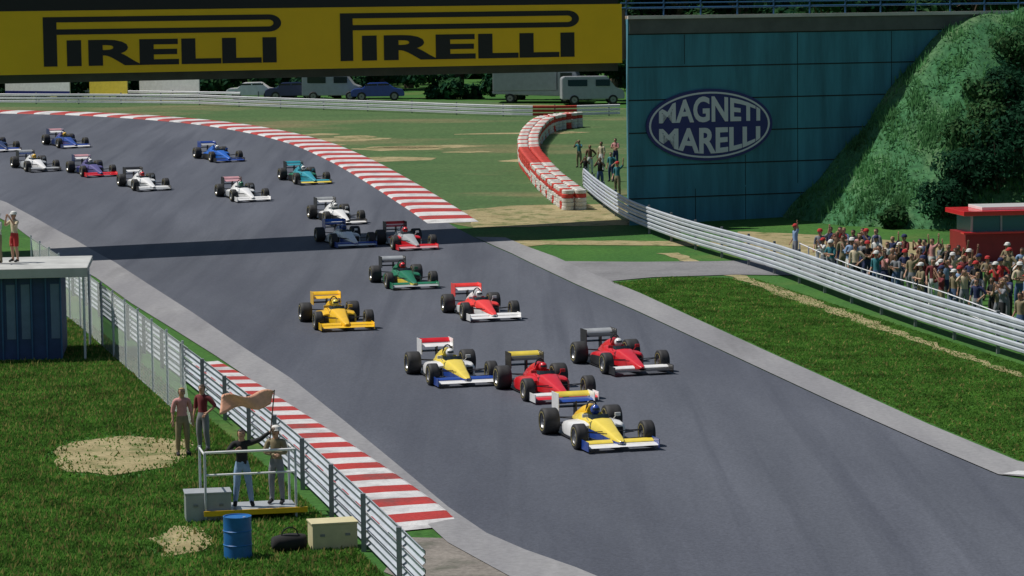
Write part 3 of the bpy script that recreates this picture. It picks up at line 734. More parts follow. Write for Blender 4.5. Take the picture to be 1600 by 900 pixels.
bmesh.ops.create_cone(bm, segments=16, radius1=.105, radius2=.10, depth=.012, cap_ends=True, matrix=Matrix.Translation((0,-.075,1.675)))
CAP = bpy.data.meshes.new('cap'); bm.to_mesh(CAP); bm.free()
def attach(name, me, m, parent):
    if not me.materials: me.materials.append(None)
    o = bpy.data.objects.new(name, me); COL.objects.link(o); o.parent = parent
    o.material_slots[0].link = 'OBJECT'; o.material_slots[0].material = M[m]; return o
def person(loc, rz, pose, shirt, trousers, hair, label, group=None, longs=False, shorts=False, capc=None, scale=1, skin='skin', shoes='c_black'):
    pm = PM[pose]; b = attach('person', pm['body'], skin, None); b.location = loc; b.rotation_euler = (0,0,rz); b.scale = (scale,)*3
    setp(b, label, 'person', group)
    attach('shirt', pm['longs' if longs else 'shirt'], shirt, b); attach('shorts' if shorts else 'trousers', pm['shorts' if shorts else 'trousers'], trousers, b)
    attach('shoe', pm['shoel'], shoes, b); attach('shoe', pm['shoer'], shoes, b); attach('hair', pm['hair'], hair, b); attach('eyes', pm['eyes'], 'eye', b); attach('mouth', pm['mouth'], 'c_maroon', b)
    if capc: attach('cap', CAP, capc, b)
    return b
CN = dict(white='white', red='red', pink='pink', navy='navy', black='black', grey='grey', brown='brown', cream='cream', khaki='khaki', green='green', orange='orange', teal='teal', maroon='maroon', lightblue='light blue', yellow='yellow')
TN = dict(denim='blue jeans', black='black trousers', khaki='khaki trousers', grey='grey trousers', navy='navy trousers', white='white trousers')
HN = dict(hairb='brown', hairk='black', hairy='fair')
PN = dict(stand='arms at their sides', hips='one hand on the hip', camera='hands raised to the face', folded='arms folded', **{'raise': 'one arm raised'})
def in_poly(x, y, poly):
    c = False; n = len(poly)
    for i in range(n):
        x1, y1 = poly[i]; x2, y2 = poly[i-1]
        if (y1 > y) != (y2 > y) and x < (x2-x1)*(y-y1)/(y2-y1)+x1: c = not c
    return c
combos = set(); placed = []
shirts = ['white','pink','red','navy','black','grey','brown','cream','khaki','teal','maroon','brown','pink','cream','lightblue','black','navy','grey']
rnd = random.Random(3)
def crowd_person(p, rz, rnd, where, group):
    while True:
        s, t, h, po, cp = rnd.choice(shirts), rnd.choice(list(TN)), rnd.choice(list(HN)), rnd.choice(list(PN)), rnd.choice([None,None,None,None,None,'white','red','navy'])
        if (s,t,h,po,cp) not in combos: combos.add((s,t,h,po,cp)); break
    lab = f"spectator in {CN[s]} top and {TN[t]}, {'%s cap' % cp if cp else HN[h]+' hair'}, {PN[po]}"
    if where: lab = lab.replace('spectator', where)
    k = lab.split(' ');
    person(p, rz, po, 'c_'+s, 'c_'+t, h, lab.replace(', ', ',@', 0) if len(k) <= 16 else lab.replace(' and ', ', ', 1), group, capc=('c_'+cp) if cp else None, scale=rnd.uniform(.93,1.06), skin=rnd.choice(['skin','skin','skin2']))
    lb = lab
labs = set(); n = 0; tries = 0
poly = [(1230,412),(1300,446),(1390,472),(1500,506),(1600,545),(1720,588),(1720,450),(1500,446),(1400,430),(1300,410)]
while n < 128 and tries < 9000:
    tries += 1; x, y = rnd.uniform(1235,1700), rnd.uniform(404,585)
    if not in_poly(x, y, poly): continue
    if x < 1330 and rnd.random() < .35: continue
    p = G(x, y)
    if any((p-q).length < .46 for q in placed): continue
    placed.append(p); n += 1
    crowd_person(p, R(rnd.uniform(-75,-5)), rnd, None, 'spectators behind the silver guardrail')
for i, (x, y) in enumerate(((905,262),(922,272),(940,268),(955,284),(915,290),(938,298),(962,262),(965,305))):
    p = G(x, y); crowd_person(p, R(rnd.uniform(-60,0)), rnd, 'marshal', 'people behind the tyre wall beside the bridge')

# marshals' post, bottom left
gp = G(392, 812)
st = empty('marshal_stand', gp, R(12), 'low steel tube platform with white top rail and yellow toe board', 'platform')
bm = N(); box(bm, (0,.45,.20), (2.1,1.2,.06), bevel=.01); link('platform', bm, 'grey', st)
for x in (-1,1):
    for y in (-.1,1.0):
        bm = N(); tube(bm, (x,y,0), (x,y,1.55), .028, 8); link('post', bm, 'galv', st, True, 50)
bm = N(); tube(bm, (-1,-.1,1.55), (1,-.1,1.55), .03, 8); tube(bm, (-1,-.1,1.05), (1,-.1,1.05), .024, 8); tube(bm, (1,-.1,1.5), (1,1.0,1.5), .025, 8); tube(bm, (-1,-.1,1.5), (-1,1.0,1.5), .025, 8); link('rail', bm, 'white', st, True, 50)
bm = N(); box(bm, (.1,-.15,.20), (2.3,.04,.12), bevel=.006); link('toe_board', bm, 'yellow', st)
rt = Matrix.Rotation(R(12), 3, 'Z')
def onst(x, y, z): return gp + rt @ Vector((x,y,z))
mp_ = onst(-.12,.45,.23)
person(mp_, R(8), 'flag', 'c_black', 'c_lightblue', 'hairk', 'marshal in black top and light blue trousers holding a peach flag on the platform', None, longs=True)
fl = empty('flag', mp_, R(8), 'peach coloured flag streaming sideways from the black haired marshal on the platform', 'flag')
bm = N(); tube(bm, (.62,-.20,1.50), (.74,-.22,2.62), .014, 8); link('pole', bm, 'bark', fl, True, 50)
bm = N(); gg = {}
for i in range(19):
    for j in range(7):
        s = i/18; x = .73 - s*1.15; z = 2.60 - j*.055 - .10*s + .05*math.sin(s*9+j*.4); gg[i,j] = bm.verts.new((x-.012*j, -.22+.11*math.sin(s*8+j*.5)*(.3+s), z))
for i in range(18):
    for j in range(6): bm.faces.new((gg[i,j],gg[i+1,j],gg[i+1,j+1],gg[i,j+1]))
ex = bmesh.ops.extrude_face_region(bm, geom=bm.faces[:]); bmesh.ops.translate(bm, vec=(0,.006,0), verts=[g for g in ex['geom'] if isinstance(g, bmesh.types.BMVert)]); bmesh.ops.recalc_face_normals(bm, faces=bm.faces)
link('cloth', bm, 'c_peach', fl, True)
person(onst(.66,.55,.23), R(-15), 'folded', 'c_khaki', 'c_grey', 'hairb', 'marshal in khaki shirt with folded arms at the right end of the platform', None, longs=True, capc='c_white')
person(G(318,706), R(-30), 'hips', 'c_maroon', 'c_grey', 'hairb', 'marshal in maroon top standing on the grass behind the platform', None)
person(G(286,712), R(20), 'stand', 'c_pink', 'c_khaki', 'hairy', 'fair haired marshal in pink top left of the one in maroon', None)
# barrel
def barrel(p, label):
    r0 = empty('barrel', p, 0, label, 'barrel'); bm = N()
    prof = [(0,.0),(0,.27),(.02,.29),(.28,.29),(.295,.302),(.31,.29),(.57,.29),(.585,.302),(.60,.29),(.86,.29),(.88,.295),(.88,.27),(.86,.265),(.86,.0)]
    lathe(bm, [(a,b) for a,b in prof], 'Z', 28); bmesh.ops.recalc_face_normals(bm, faces=bm.faces); link('drum', bm, 'barrel', r0, True, 35)
    bm = N(); lathe(bm, [(.861,.0),(.875,.0),(.875,.03),(.861,.03)], 'Z', 12, c=(.15,-.08,0)); link('bung', bm, 'galv', r0)
barrel(G(372,872), 'blue steel drum standing on the grass in front of the marshal platform')
def crate(p, rz, s, m, label, name='crate', m2='post'):
    r0 = empty(name, p, rz, label, name.split('_')[-1]); w, d, h = s
    bm = N(); box(bm, (0,0,h/2), (w,d,h), bevel=.02); link('body', bm, m, r0)
    bm = N(); box(bm, (0,0,h+.02), (w+.04,d+.04,.04), bevel=.008); link('lid', bm, m, r0)
    bm = N()
    for s_ in (-1,1): box(bm, (s_*w*.28,-d/2-.012,h*.6), (.10,.024,.05), bevel=.004)
    link('latch', bm, m2, r0)
crate(G(325,812), R(10), (1.0,.6,.62), 'grey', 'pale grey equipment box on the grass left of the platform', 'equipment_box')
crate(G(520,856), R(14), (.95,.6,.55), 'ivory', 'cream equipment box beside the guardrail right of the blue drum', 'equipment_box')
# dark kit bag
kb = empty('kit_bag', G(452,862), R(25), 'black kit bag on the grass between the blue drum and the cream box', 'bag')
bm = N(); secs = []
for k in range(9):
    x = -.35+.7*k/8; s = .75+.25*math.sin(math.pi*k/8); secs.append([Vector((x, .19*s*math.cos(t), .2+.19*s*math.sin(t)*(1 if math.sin(t)>0 else 1))) for t in [i*math.pi/8 for i in range(16)]])
loft(bm, secs); link('body', bm, 'c_black', kb, True)
bm = N(); pr = None
for k in range(11):
    t = math.pi*k/10; q = Vector((.18*math.cos(t), -.05, .36+.16*math.sin(t)))
    if pr: tube(bm, pr, q, .014, 6)
    pr = q
link('handle', bm, 'c_black', kb)

# blue hut at the left edge
hc = G(-40, 566); hut = empty('marshal_hut', hc, R(6), 'blue canvas sided hut with pale flat roof at the left edge of the circuit', 'hut')
hw, hd, hh = 5.6, 3.6, 2.85
bm = N(); box(bm, (0,hd/2,hh/2), (hw,hd,hh)); link('walls', bm, 'hutblue', hut)
bm = N()
for k in range(12):
    x = -hw/2+.25+k*.47
    if k % 3 != 1: box(bm, (x,-.012,hh*.56), (.28,.02,hh*.62))
link('pale_panels', bm, 'hutlight', hut)
bm = N()
for k in range(13): x = -hw/2+k*hw/12; box(bm, (x,-.03,hh/2), (.05,.05,hh)); 
link('uprights', bm, 'rail_blue', hut)
bm = N(); box(bm, (.25,hd/2,hh+.09), (hw+1.3,hd+.8,.18), bevel=.03); link('roof', bm, 'roofpale', hut)
bm = N(); box(bm, (.25,-.43,hh+.02), (hw+1.3,.06,.30), bevel=.01); link('fascia', bm, 'coping', hut)
for x in (hw/2+.75,):
    for y in (-.2, hd+.2):
        bm = N(); tube(bm, (x,y,0), (x,y,hh), .04, 8); link('post', bm, 'galv', hut)
rh_ = Matrix.Rotation(R(6), 3, 'Z')
person(hc+rh_@Vector((1.25,2.0,hh+.18)), R(-40), 'camera', 'c_cream', 'c_red', 'hairy', 'photographer in cream top and red shorts on the hut roof', None, shorts=True, capc='c_white', scale=.95)
person(hc+rh_@Vector((.75,1.6,hh+.18)), R(-50), 'folded', 'c_white', 'c_khaki', 'hairb', 'person in white top and khaki trousers on the hut roof', None, capc='c_white', scale=.95)

# ------------------------------------------------------------------ tyre wall
def tyre_mesh(R0, w, n=18):
    bm = N(); prof = [(-w/2,R0*.58),(-w/2,R0*.9),(-w*.38,R0),(w*.38,R0),(w/2,R0*.9),(w/2,R0*.58),(w*.3,R0*.55),(-w*.3,R0*.55),(-w/2,R0*.58)]
    lathe(bm, prof, 'Z', n); bmesh.ops.recalc_face_normals(bm, faces=bm.faces); me = bpy.data.meshes.new('tyre'); me.materials.append(None); bm.to_mesh(me); bm.free()
    me.polygons.foreach_set('use_smooth', [True]*len(me.polygons)); me.set_sharp_from_angle(angle=R(40)); return me
TY = tyre_mesh(.32, .21)
tl = resample([G(*p) for p in ((900,199),(858,206),(838,222),(830,240),(832,258),(845,276),(862,296),(885,316),(905,330))], .68)
tl2 = [(i/len(tl), p) for i, p in enumerate(tl)] + [(i/len(tl), p+Vector((.66,.1,0))) for i, p in enumerate(tl)]
for i, (f, p) in enumerate(tl2):
    p = p - Vector((.5,0,0)); red = .5 < f < .70
    r0 = empty('tyre_stack', Vector((p.x,p.y,hgt(p.y))), random.uniform(0,6), None, 'tyre stack', 'tyre stacks of the barrier beside the bridge')
    for k in range(5):
        c = 'tyrered' if (red and k != 1) or (not red and (k == 3 or (i % 4 == 0 and k != 2))) else 'tyrewhite'
        o = bpy.data.objects.new('tyre', TY); COL.objects.link(o); o.parent = r0; o.location = (random.uniform(-.02,.02), random.uniform(-.02,.02), .105+k*.213)
        o.material_slots[0].link = 'OBJECT'; o.material_slots[0].material = M[c]
    r0['label'] = ('red painted tyre stack in the middle of the barrier' if red else ('white and red tyre stack at the far end of the barrier' if f < .5 else 'white and red tyre stack at the near end of the barrier'))

# ------------------------------------------------------------------ hoardings, vehicles, kiosk behind
def hoarding(px0, px1, top, h, m, label, stripe=None):
    a, b = G(px0, 150.5+px0*.012), G(px1, 150.5+px1*.012); Y = 240.5; a = at_depth(px0, 150, Y); b = at_depth(px1, 150, Y); z = hgt(Y); w = b.x-a.x
    r0 = empty('hoarding', ((a.x+b.x)/2, Y, z), R(-32), label, 'hoarding'); w *= 1.12
    bm = N(); box(bm, (0,0,.5+h/2), (w,.1,h), bevel=.01); link('panel', bm, m, r0)
    for x in (-w*.42, 0, w*.42):
        bm = N(); box(bm, (x,.12,(h+.4)/2), (.1,.1,h+.4)); link('post', bm, 'post', r0)
    if stripe: bm = N(); box(bm, (0,-.06,.68), (w,.03,.34)); link('stripe', bm, stripe, r0)
hoarding(-160, -4, 0, 3.2, 'white', 'white hoarding with navy foot stripe cut by the left edge', 'navy')
hoarding(0, 118, 0, 3.0, 'white', 'white hoarding with navy foot stripe left of the yellow one', 'navy')
hoarding(136, 204, 0, 2.7, 'pyellow', 'plain yellow hoarding between two white ones')
hoarding(212, 318, 0, 2.5, 'white', 'plain white hoarding right of the yellow one')
def vehicle(p, rz, kind, m, label):
    r0 = empty('van' if kind == 'van' else ('truck' if kind == 'truck' else 'parked_car'), p, rz, label, 'van' if kind == 'van' else ('truck' if kind == 'truck' else 'car'), None)
    # side profile along x, width along y
    if kind == 'car': L, W = 4.3, 1.7; prof = [(-2.15,.35),(-2.15,.75),(-1.9,.95),(-1.2,1.0),(-.7,1.42),(.75,1.45),(1.35,1.0),(2.0,.88),(2.15,.65),(2.15,.35)]
    elif kind == 'van': L, W = 4.9, 1.9; prof = [(-2.4,.4),(-2.4,2.0),(-2.2,2.15),(1.1,2.15),(1.75,1.3),(2.3,1.1),(2.42,.8),(2.42,.4)]
    else: L, W = 7, 2.4; prof = [(-3.5,.7),(-3.5,.95),(1.6,.95),(1.6,2.6),(2.9,2.6),(3.3,1.7),(3.45,.6),(1.6,.5)]
    bm = N(); secs = [[Vector((x, s*W/2*(.86 if z > 1.1 and kind != 'truck' else 1), z)) for x, z in prof] for s in (-1,1)]
    loft(bm, secs); es = [e for e in bm.edges]; bmesh.ops.bevel(bm, geom=es, offset=.05, segments=2, affect='EDGES'); link('body', bm, m, r0, True, 40)
    if kind == 'truck': bm = N(); box(bm, (-.95,0,2.05), (5.0,2.45,2.2), bevel=.04); link('cargo_box', bm, 'grey', r0)
    for s in (-1,1):
        bm = N(); y = s*(W/2*(.86 if kind != 'truck' else 1)+.03)
        if kind == 'car': 
            for x0, x1 in ((-1.0,-.05),(.05,.95)): box(bm, ((x0+x1)/2, s*(W/2*.90+.012), 1.2), (x1-x0,.03,.3))
        elif kind == 'van': box(bm, (.75, y, 1.65), (1.1,.03,.5)); box(bm, (-1.2, y, 1.65), (1.5,.03,.5))
        else: box(bm, (2.3, y-.0, 2.0), (.9,.03,.6))
        link('side_window', bm, 'glass', r0)
        for x in ((-L*.3, L*.31)):
            w = None; bm = N(); lathe(bm, [(-.1,.05),(-.1,.30),(-.06,.36),(.06,.36),(.1,.30),(.1,.05)], 'Y', 18); bmesh.ops.recalc_face_normals(bm, faces=bm.faces)
            w = link('wheel', bm, 'rim', r0, loc=(x, s*(W/2-.06), .36)); bm = N(); lathe(bm, [(-.11,.22),(-.11,.33),(-.08,.365),(.08,.365),(.11,.33),(.11,.22)], 'Y', 18); bmesh.ops.recalc_face_normals(bm, faces=bm.faces); link('tyre', bm, 'rubber', w)
YV = 241.5
for px, kind, m, rz, lab in ((842,'truck','grey',-8,'grey box truck parked behind the end of the far guardrail'),(925,'van','grey',5,'grey van parked right of the box truck under the bridge'),
        (395,'car','white',0,'white saloon car parked behind the guardrail right of the hoardings'),(455,'car','dblue',5,'dark blue saloon car parked behind the far guardrail'),(520,'van','grey',-4,'grey van parked behind the far guardrail left of the trees'),(590,'car','blue',3,'blue saloon car rightmost of the cars behind the far guardrail')):
    YV = 241.5; q = at_depth(px, 150, YV); YV = min(241.5, HY(q.x)-4.5); q = at_depth(px, 150, YV); vehicle(Vector((q.x, YV, hgt(YV))), R(rz), kind, m, lab)
# red kiosk behind the crowd
kp = G(1590, 408); ki = empty('kiosk', kp, R(8), 'red kiosk with blue-green window band behind the crowd', 'kiosk')
bm = N(); box(bm, (0,1.2,.62), (4.6,2.4,1.24), bevel=.02); link('counter', bm, mat('counter_dark_red', (.22,.008,.010), .5, var=.15, scale=2), ki)
bm = N(); box(bm, (.1,1.25,1.62), (4.2,2.2,.76)); link('window_band', bm, mat('kiosk_glass', (.04,.16,.19), .25), ki)
for x in (-2,-.7,.7,2.05):
    bm = N(); box(bm, (x,.13,1.62), (.08,.08,.76)); link('mullion', bm, 'grey', ki)
bm = N(); box(bm, (0,1.2,2.10), (4.9,2.8,.20), bevel=.02); link('roof', bm, 'red', ki)
bm = N(); box(bm, (.3,1.3,2.27), (3.6,2.0,.14), bevel=.02); link('roof_cap', bm, 'white', ki)
bm = N(); box(bm, (0,-.12,1.27), (5.0,.5,.07), bevel=.01); link('shelf', bm, 'red', ki)
# spectator fence
sf = empty('spectator_fence', G(1330,462), 0, 'low pale rail fence between the crowd and the silver guardrail', 'fence'); ia = -sf.location
pts = resample([G(*p) for p in ((1240,420),(1330,462),(1450,500),(1560,545),(1700,598))], 2.0)
pts = [p + Vector((.35,.9,0)) for p in pts]
for a, b in zip(pts, pts[1:]):
    bm = N(); tube(bm, a+ia+Vector((0,0,1.0)), b+ia+Vector((0,0,1.0)), .022, 6); tube(bm, a+ia+Vector((0,0,.55)), b+ia+Vector((0,0,.55)), .018, 6); link('rail', bm, 'armco_far', sf, True, 50)
    bm = N(); tube(bm, a+ia, a+ia+Vector((0,0,1.05)), .03, 6); link('post', bm, 'galv', sf, True, 50)

# ------------------------------------------------------------------ racing cars
def wing_plane(bm, x0, x1, y, z, chord, th, ang, mi=0):
    prof = [(-.5,0),(-.35,.45),(-.1,.5),(.2,.35),(.5,.0),(.2,-.12),(-.2,-.25)]
    secs = []
    for x in (x0, x1):
        s = []
        for a, b in prof:
            yy, zz = a*chord, b*th; s.append(Vector((x, y + yy*math.cos(ang) - zz*math.sin(ang), z + yy*math.sin(ang) + zz*math.cos(ang))))
        secs.append(s)
    loft(bm, secs, mi)
def body_ring(y, hw, zb, zt, crown=0, cp=0, fl=0):
    h = zt-zb; half = [(hw*.80,zb),(hw,zb+.14*h),(hw,zb+.58*h),(hw*.90,zb+.86*h),(hw*.74,zt),(hw*.66,zt if cp else zt+crown*.45),(hw*.60,(zt-cp) if cp else zt+crown*.6)]
    top = (0, (zt-cp) if cp else zt+crown)
    pts = [(0,zb)] + half + [top] + [(-x,z) for x,z in half[::-1]]
    return [Vector((x,y,z)) for x,z in pts]
MESH = {}
def make_car(L, label, group):
    root = empty('racing_car', (0,0,0), 0, label, 'racing car', group)
    S = [body_ring(-2.12,.05,.20,.25), body_ring(-2.05,.10,.17,.27,.01), body_ring(-1.75,.155,.13,.335,.02), body_ring(-1.35,.20,.10,.41,.03), body_ring(-.95,.26,.08,.49,.04), body_ring(-.60,.32,.07,.565,.05),
         body_ring(-.46,.345,.07,.585,.04), body_ring(-.44,.345,.07,.585,0,.30), body_ring(-.1,.36,.07,.60,0,.34), body_ring(.22,.36,.07,.62,0,.34), body_ring(.30,.36,.07,.63,0,.30), body_ring(.32,.36,.07,.64,.05), body_ring(.7,.33,.07,.60,.05), body_ring(1.2,.26,.08,.50,.04), body_ring(1.75,.15,.12,.40,.02)]
    def mf(k, i):
        if i == 99: return 1
        if i in (5,6,7,8,9,10) and 7 <= k <= 9: return 3
        if i in (0,1,14,15): return 2
        if i in (2,13): return 1
        return 0
    bm = N(); loft(bm, S, mfun=mf); link('body', bm, [L['top'], L['mid'], L['low'], 'carbon'], root, True, 38)
    # engine cover
    bm = N(); E = []
    for y, hw, zb, zt in ((.34,.17,.55,.86),(.5,.20,.5,.88),(.9,.22,.45,.78),(1.3,.19,.42,.62),(1.7,.10,.38,.46)):
        E.append([Vector((hw*math.sin(t)*1.0, y, zb+(zt-zb)*max(0,math.cos(t))**.7 if abs(t) < 1.57 else zb)) for t in [-1.57+3.14*i/10 for i in range(11)]])
    loft(bm, E); link('engine_cover', bm, L['cover'], root, True, 40)
    bm = N(); pr = None
    for t in [math.pi*i/8 for i in range(9)]:
        q = Vector((.15*math.cos(t), .40, .70+.27*math.sin(t)))
        if pr: tube(bm, pr, q, .022, 6)
        pr = q
    link('roll_hoop', bm, 'carbon', root, True, 50)
    for s in (1,-1):
        bm = N(); Q = []
        for y, xi, xo, zb, zt in ((-.42,.33,.60,.08,.42),(-.36,.33,.66,.06,.46),(.0,.33,.69,.06,.49),(.6,.30,.69,.06,.46),(1.05,.22,.62,.07,.38),(1.45,.16,.40,.09,.28)):
            Q.append([Vector((s*xi,y,zb)), Vector((s*(xo-.04),y,zb)), Vector((s*xo,y,zb+.05)), Vector((s*xo,y,zt-.10)), Vector((s*(xo-.05),y,zt-.02)), Vector((s*(xo-.12),y,zt)), Vector((s*xi,y,zt+.02))])
        loft(bm, Q, mfun=lambda k, i: (1 if i in (1,2,0) else 0)); sp = link('sidepod', bm, [L['pod'], L['low']], root, True, 35)
        bm = N(); box(bm, (s*.475,-.425,.25), (.21,.02,.24), bevel=.005); link('intake', bm, 'carbon', sp)
        bm = N(); box(bm, (s*.44,-.42,.70), (.15,.05,.09), bevel=.012); tube(bm, (s*.40,-.40,.66), (s*.33,-.36,.56), .010, 5); link('mirror', bm, L['low'] if L['low'] != 'carbon' else L['top'], root)
    bm = N(); box(bm, (0,.45,.045), (1.36,2.5,.025)); box(bm, (0,1.85,.12), (.95,.45,.02), rot=(R(18),0,0)); link('floor', bm, 'carbon', root)
    bm = N(); secs = [[Vector((x,-.44+a,.60)), Vector((x,-.36+a,.70)), Vector((x,-.35+a,.70)), Vector((x,-.42+a,.60))] for x, a in ((-.27,.22),(-.22,.07),(-.1,0),(.1,0),(.22,.07),(.27,.22))]; loft(bm, secs); link('windscreen', bm, 'glass', root)
    # front wing
    bm = N()
    for s in (1,-1): wing_plane(bm, s*.10, s*.92, -2.02, .15, .46, .05, R(5)); wing_plane(bm, s*.16, s*.92, -1.80, .22, .20, .035, R(20), 1)
    wing_plane(bm, -.1, .1, -2.0, .145, .40, .04, R(5)); fw = link('front_wing', bm, [L['fw'], L['ff']], root, True, 40)
    for s in (1,-1):
        bm = N(); box(bm, (s*.935,-1.97,.17), (.02,.62,.24), bevel=.006); link('endplate', bm, L['fe'], fw)
    # rear wing
    bm = N(); wing_plane(bm, -.49, .49, 1.95, .80, .42, .06, R(10)); wing_plane(bm, -.49, .49, 2.17, .92, .20, .035, R(38), 1); wing_plane(bm, -.49, .49, 1.98, .62, .20, .03, R(12), 2)
    rw = link('rear_wing', bm, [L['rw'], L['rf'], 'carbon'], root, True, 40)
    bm = N(); box(bm, (0,1.85,.55), (.04,.22,.46), bevel=.005); link('wing_pylon', bm, 'carbon', rw)
    for s in (1,-1):
        bm = N(); box(bm, (s*.50,2.0,.77), (.018,.62,.46), bevel=.006); link('endplate', bm, L['re'], rw)
    # wheels
    for yw, xw, w, r in ((-1.38,.90,.30,.325),(1.38,.86,.42,.345)):
        for s in (1,-1):
            key = ('rim', w)
            bm = N(); lathe(bm, [(-w*.40,.02),(-w*.30,.09),(-w*.36,.17),(-w*.44,.19),(w*.44,.19),(w*.36,.17),(w*.30,.09),(w*.40,.02)], 'X', 22)
            wh = link('wheel', bm, 'rim', root, True, 35, loc=(s*xw, yw, r))
            bm = N(); lathe(bm, [(-w*.47,.185),(-w*.5,r*.80),(-w*.48,r*.93),(-w*.42,r*.99),(-w*.2,r),(w*.2,r),(w*.42,r*.99),(w*.48,r*.93),(w*.5,r*.80),(w*.47,.185)], 'X', 30); bmesh.ops.recalc_face_normals(bm, faces=bm.faces)
            for e_ in (-1, 1):
                rg = lathe(bm, [(e_*w*.497,r*.66),(e_*(w*.5+.004),r*.70),(e_*w*.503,r*.74)], 'X', 30, mi=1)
            link('tyre', bm, ['rubber', 'tyre_mark'], wh, True, 50)
            bm = N(); hx = .22 if yw < 0 else .16
            for (ya, za, zw) in ((-.22,.14,-.10),(.22,.14,-.10),(-.20,.36,.10),(.20,.36,.10)): tube(bm, (s*hx, yw+ya, za+.02), (s*(xw-w*.3), yw, r+zw), .013, 5)
            link('suspension_arm', bm, 'carbon', root)
    return root
def LV(top, mid, low, pod=None, cover=None, fw=None, ff=None, fe=None, rw=None, rf=None, re=None, helm='white', suit='c_white'):
    return dict(top=top, mid=mid, low=low, pod=pod or top, cover=cover or top, fw=fw or top, ff=ff or fw or top, fe=fe or 'carbon', rw=rw or top, rf=rf or rw or top, re=re or 'carbon', helm=helm, suit=suit)
LIV = {
 'wil': LV('pyellow','blue','white', pod='white', cover='pyellow', fw='white', ff='blue', fe='blue', rw='white', rf='red', re='white', helm='white', suit='c_navy'),
 'wil1': LV('pyellow','blue','white', pod='white', cover='yellow', fw='white', ff='pyellow', fe='blue', rw='blue', rf='pyellow', re='white', helm='blue', suit='c_navy'),
 'fer': LV('red','red','red', fw='white', ff='carbon', fe='red', rw='carbon', rf='carbon', re='carbon', helm='white', suit='c_red'),
 'fer2': LV('red','red','carbon', fw='carbon', ff='white', fe='carbon', rw='carbon', rf='grey', re='carbon', helm='white', suit='c_red'),
 'ferA': LV('red','red','red', fw='red', ff='white', fe='white', rw='carbon', rf='pyellow', re='carbon', helm='red', suit='c_red'),
 'mcl': LV('dayglo','white','white', pod='dayglo', cover='white', fw='white', ff='white', fe='white', rw='white', rf='dayglo', re='dayglo', helm='white', suit='c_white'),
 'lot': LV('yellow','yellow','yellow', fw='yellow', fe='yellow', rw='yellow', rf='yellow', re='yellow', helm='pyellow', suit='c_white'),
 'ben': LV('green','pyellow','green', pod='green', cover='green', fw='grey', ff='green', fe='green', rw='carbon', rf='grey', re='carbon', helm='red', suit='c_green'),
 'redw': LV('grey','red','white', pod='red', cover='grey', fw='pink', ff='red', fe='red', rw='red', rf='red', re='carbon', helm='red', suit='c_white'),
 'bluw': LV('white','blue','white', pod='white', cover='blue', fw='white', ff='blue', fe='blue', rw='blue', rf='bblue', re='blue', helm='blue', suit='c_white'),
 'whi': LV('white','carbon','carbon', pod='white', cover='white', fw='white', ff='carbon', fe='carbon', rw='white', rf='grey', re='carbon', helm='white', suit='c_white'),
 'whp': LV('white','white','grey', pod='white', cover='white', fw='white', ff='white', fe='white', rw='pink', rf='pink', re='carbon', helm='green', suit='c_white'),
 'tea': LV('teal','teal','carbon', pod='green', cover='teal', fw='pyellow', ff='teal', fe='carbon', rw='teal', rf='teal', re='carbon', helm='white', suit='c_white'),
 'bbl': LV('bblue','bblue','carbon', pod='bblue', cover='bblue', fw='blue', ff='dblue', fe='carbon', rw='grey', rf='blue', re='blue', helm='white', suit='c_navy'),
 'whg': LV('white','grey','grey', pod='white', cover='white', fw='grey', ff='white', fe='carbon', rw='white', rf='carbon', re='carbon', helm='red', suit='c_white'),
 'pur': LV('purple','purple','dblue', pod='purple', cover='purple', fw='red', ff='red', fe='red', rw='white', rf='pink', re='dblue', helm='white', suit='c_navy'),
 'nav': LV('blue','purple','dblue', pod='dblue', cover='purple', fw='white', ff='blue', fe='dblue', rw='white', rf='pink', re='dblue', helm='yellow', suit='c_navy'),
 'dbl': LV('dblue','blue','dblue', fw='white', ff='blue', rw='dblue', rf='blue', helm='white', suit='c_navy'),
}
# driver
dj = {'pelvis': ((0,.18,.26),(.12,.10)), 'belly': ((0,.20,.36),(.12,.10)), 'chest': ((0,.17,.52),(.15,.10)), 'neck': ((0,.12,.64),.055), 'head': ((0,.10,.73),.085), 'crown': ((0,.11,.80),.06)}
db = [('pelvis','belly','t'),('belly','chest','t'),('chest','neck','t'),('neck','head','h'),('head','crown','h')]
for s, n in ((1,'l'),(-1,'r')):
    dj['s'+n] = ((s*.17,.14,.55),.06); dj['e'+n] = ((s*.20,-.06,.50),.045); dj['w'+n] = ((s*.10,-.22,.56),.032); dj['k'+n] = ((s*.11,-.4,.30),.07); dj['a'+n] = ((s*.08,-.42,.22),.05)
    db += [('chest','s'+n,'t'),('s'+n,'e'+n,'t'),('e'+n,'w'+n,'t'),('pelvis','k'+n,'t')]
    del dj['a'+n]
    for i in range(5):
        a = Vector((s*.10,-.25,.575+.012*i)); b = a+Vector((-s*.03,-.02,.008)); dj[f'p{i}{n}'] = (a,.011); dj[f'q{i}{n}'] = (b,.009); db += [('w'+n,f'p{i}{n}','t'),(f'p{i}{n}',f'q{i}{n}','t')]
DM, _ = skin_mesh(dj, db, 1); DM.polygons.foreach_set('use_smooth', [True]*len(DM.polygons))
bm = N(); bmesh.ops.create_uvsphere(bm, u_segments=20, v_segments=14, radius=1, matrix=Matrix.Translation((0,.10,.765)) @ Matrix.Diagonal((.125,.145,.135,1)))
for f in bm.faces:
    c = f.calc_center_median()
    f.material_index = 1 if (c.y < .03 and .755 < c.z < .815) else 0
HM = bpy.data.meshes.new('helmet'); HM.materials.append(None); HM.materials.append(M['glass']); bm.to_mesh(HM); bm.free(); HM.polygons.foreach_set('use_smooth', [True]*len(HM.polygons))
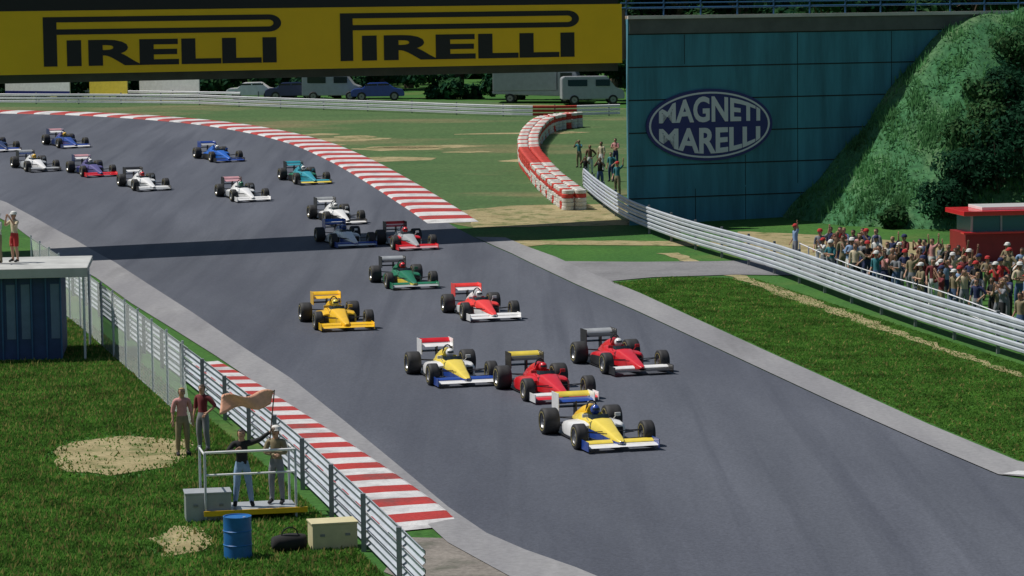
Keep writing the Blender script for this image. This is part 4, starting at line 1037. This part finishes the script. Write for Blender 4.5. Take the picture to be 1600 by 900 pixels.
CARS = [ # front wing centre in the picture, heading, livery, label, driver label
 (970,706,16,'wil1','yellow, white and blue racing car leading the pack, nearest the camera'),
 (882,630,16,'ferA','red racing car with black and yellow rear wing just behind the leader'),
 (1002,587,17,'fer2','red racing car with black wings on the outside near the right verge'),
 (730,605,15,'wil','yellow, white and blue racing car with a red topped rear wing, second row left'),
 (772,503,15,'mcl','white and orange-red racing car with white front wing, mid pack'),
 (542,518,14,'lot','all yellow racing car on the inside of the track, left of the pack'),
 (648,453,15,'ben','green and yellow racing car in front of the bridge shadow'),
 (556,388,18,'bluw','white and blue racing car in the bridge shadow'),
 (652,392,17,'redw','grey car with red rear wing and side pods just behind the green one'),
 (543,352,20,'whi','white over black racing car just beyond the bridge shadow'),
 (395,316,22,'whp','all white racing car with pink rear wing in the corner'),
 (492,289,22,'tea','teal racing car with yellow front wing near the exit kerb'),
 (358,254,26,'bbl','bright blue racing car alone in the middle of the corner'),
 (240,299,24,'whg','white racing car with grey front wing, right of the violet one'),
 (158,277,25,'pur','violet racing car with red front wing in the left corner group'),
 (70,269,26,'whg','white racing car leftmost at the near side of the corner group'),
 (118,232,28,'nav','blue and violet racing car with white rear wing at the back of the group'),
 (10,238,29,'dbl','dark blue racing car cut by the left edge of the picture'),
]
CARS[15] = CARS[15][:3] + ('whg2',) + CARS[15][4:]
LIV['whg2'] = LV('white','white','grey', pod='grey', cover='white', fw='carbon', ff='grey', rw='dblue', rf='grey', helm='yellow', suit='c_white')
for px, py, th, lv, lab in CARS:
    g0 = G(px, py); t = R(th); back = Vector((-math.sin(t), math.cos(t), 0)); o3 = g0 + back*2.0
    z = hgt(o3.y)+.03; root = make_car(LIV[lv], lab, 'racing cars in the pack'); sl_ = (hgt(o3.y+1)-hgt(o3.y-1))/2
    root.location = (o3.x, o3.y, z); root.rotation_euler = (math.atan(sl_), 0, t)
    d = attach('person', DM, LIV[lv]['suit'], None); d.location = root.location; d.rotation_euler = root.rotation_euler
    setp(d, 'helmeted driver in the ' + lab.split(' racing car')[0].replace('grey car with red rear wing and side pods just behind the green one','grey and red car behind the green one') + (' car' if ' racing car' in lab else ''), 'person', 'drivers seated in the racing cars')
    if lv == 'wil': d['label'] = 'helmeted driver of the yellow, white and blue car in the second row'
    if lv == 'wil1': d['label'] = 'helmeted driver of the leading yellow, white and blue car'
    if lv == 'ferA': d['label'] = 'helmeted driver of the red car just behind the leader'
    if lv == 'fer2': d['label'] = 'helmeted driver of the red car near the right verge'
    if lv == 'whg': d['label'] = 'helmeted driver of the white car right of the violet one'
    if lv == 'whg2': d['label'] = 'helmeted driver of the leftmost white car in the corner'
    if lv == 'whp': d['label'] = 'helmeted driver of the white car with pink rear wing'
    h = bpy.data.objects.new('helmet', HM); COL.objects.link(h); h.parent = d; h.material_slots[0].link = 'OBJECT'; h.material_slots[0].material = M[LIV[lv]['helm']]
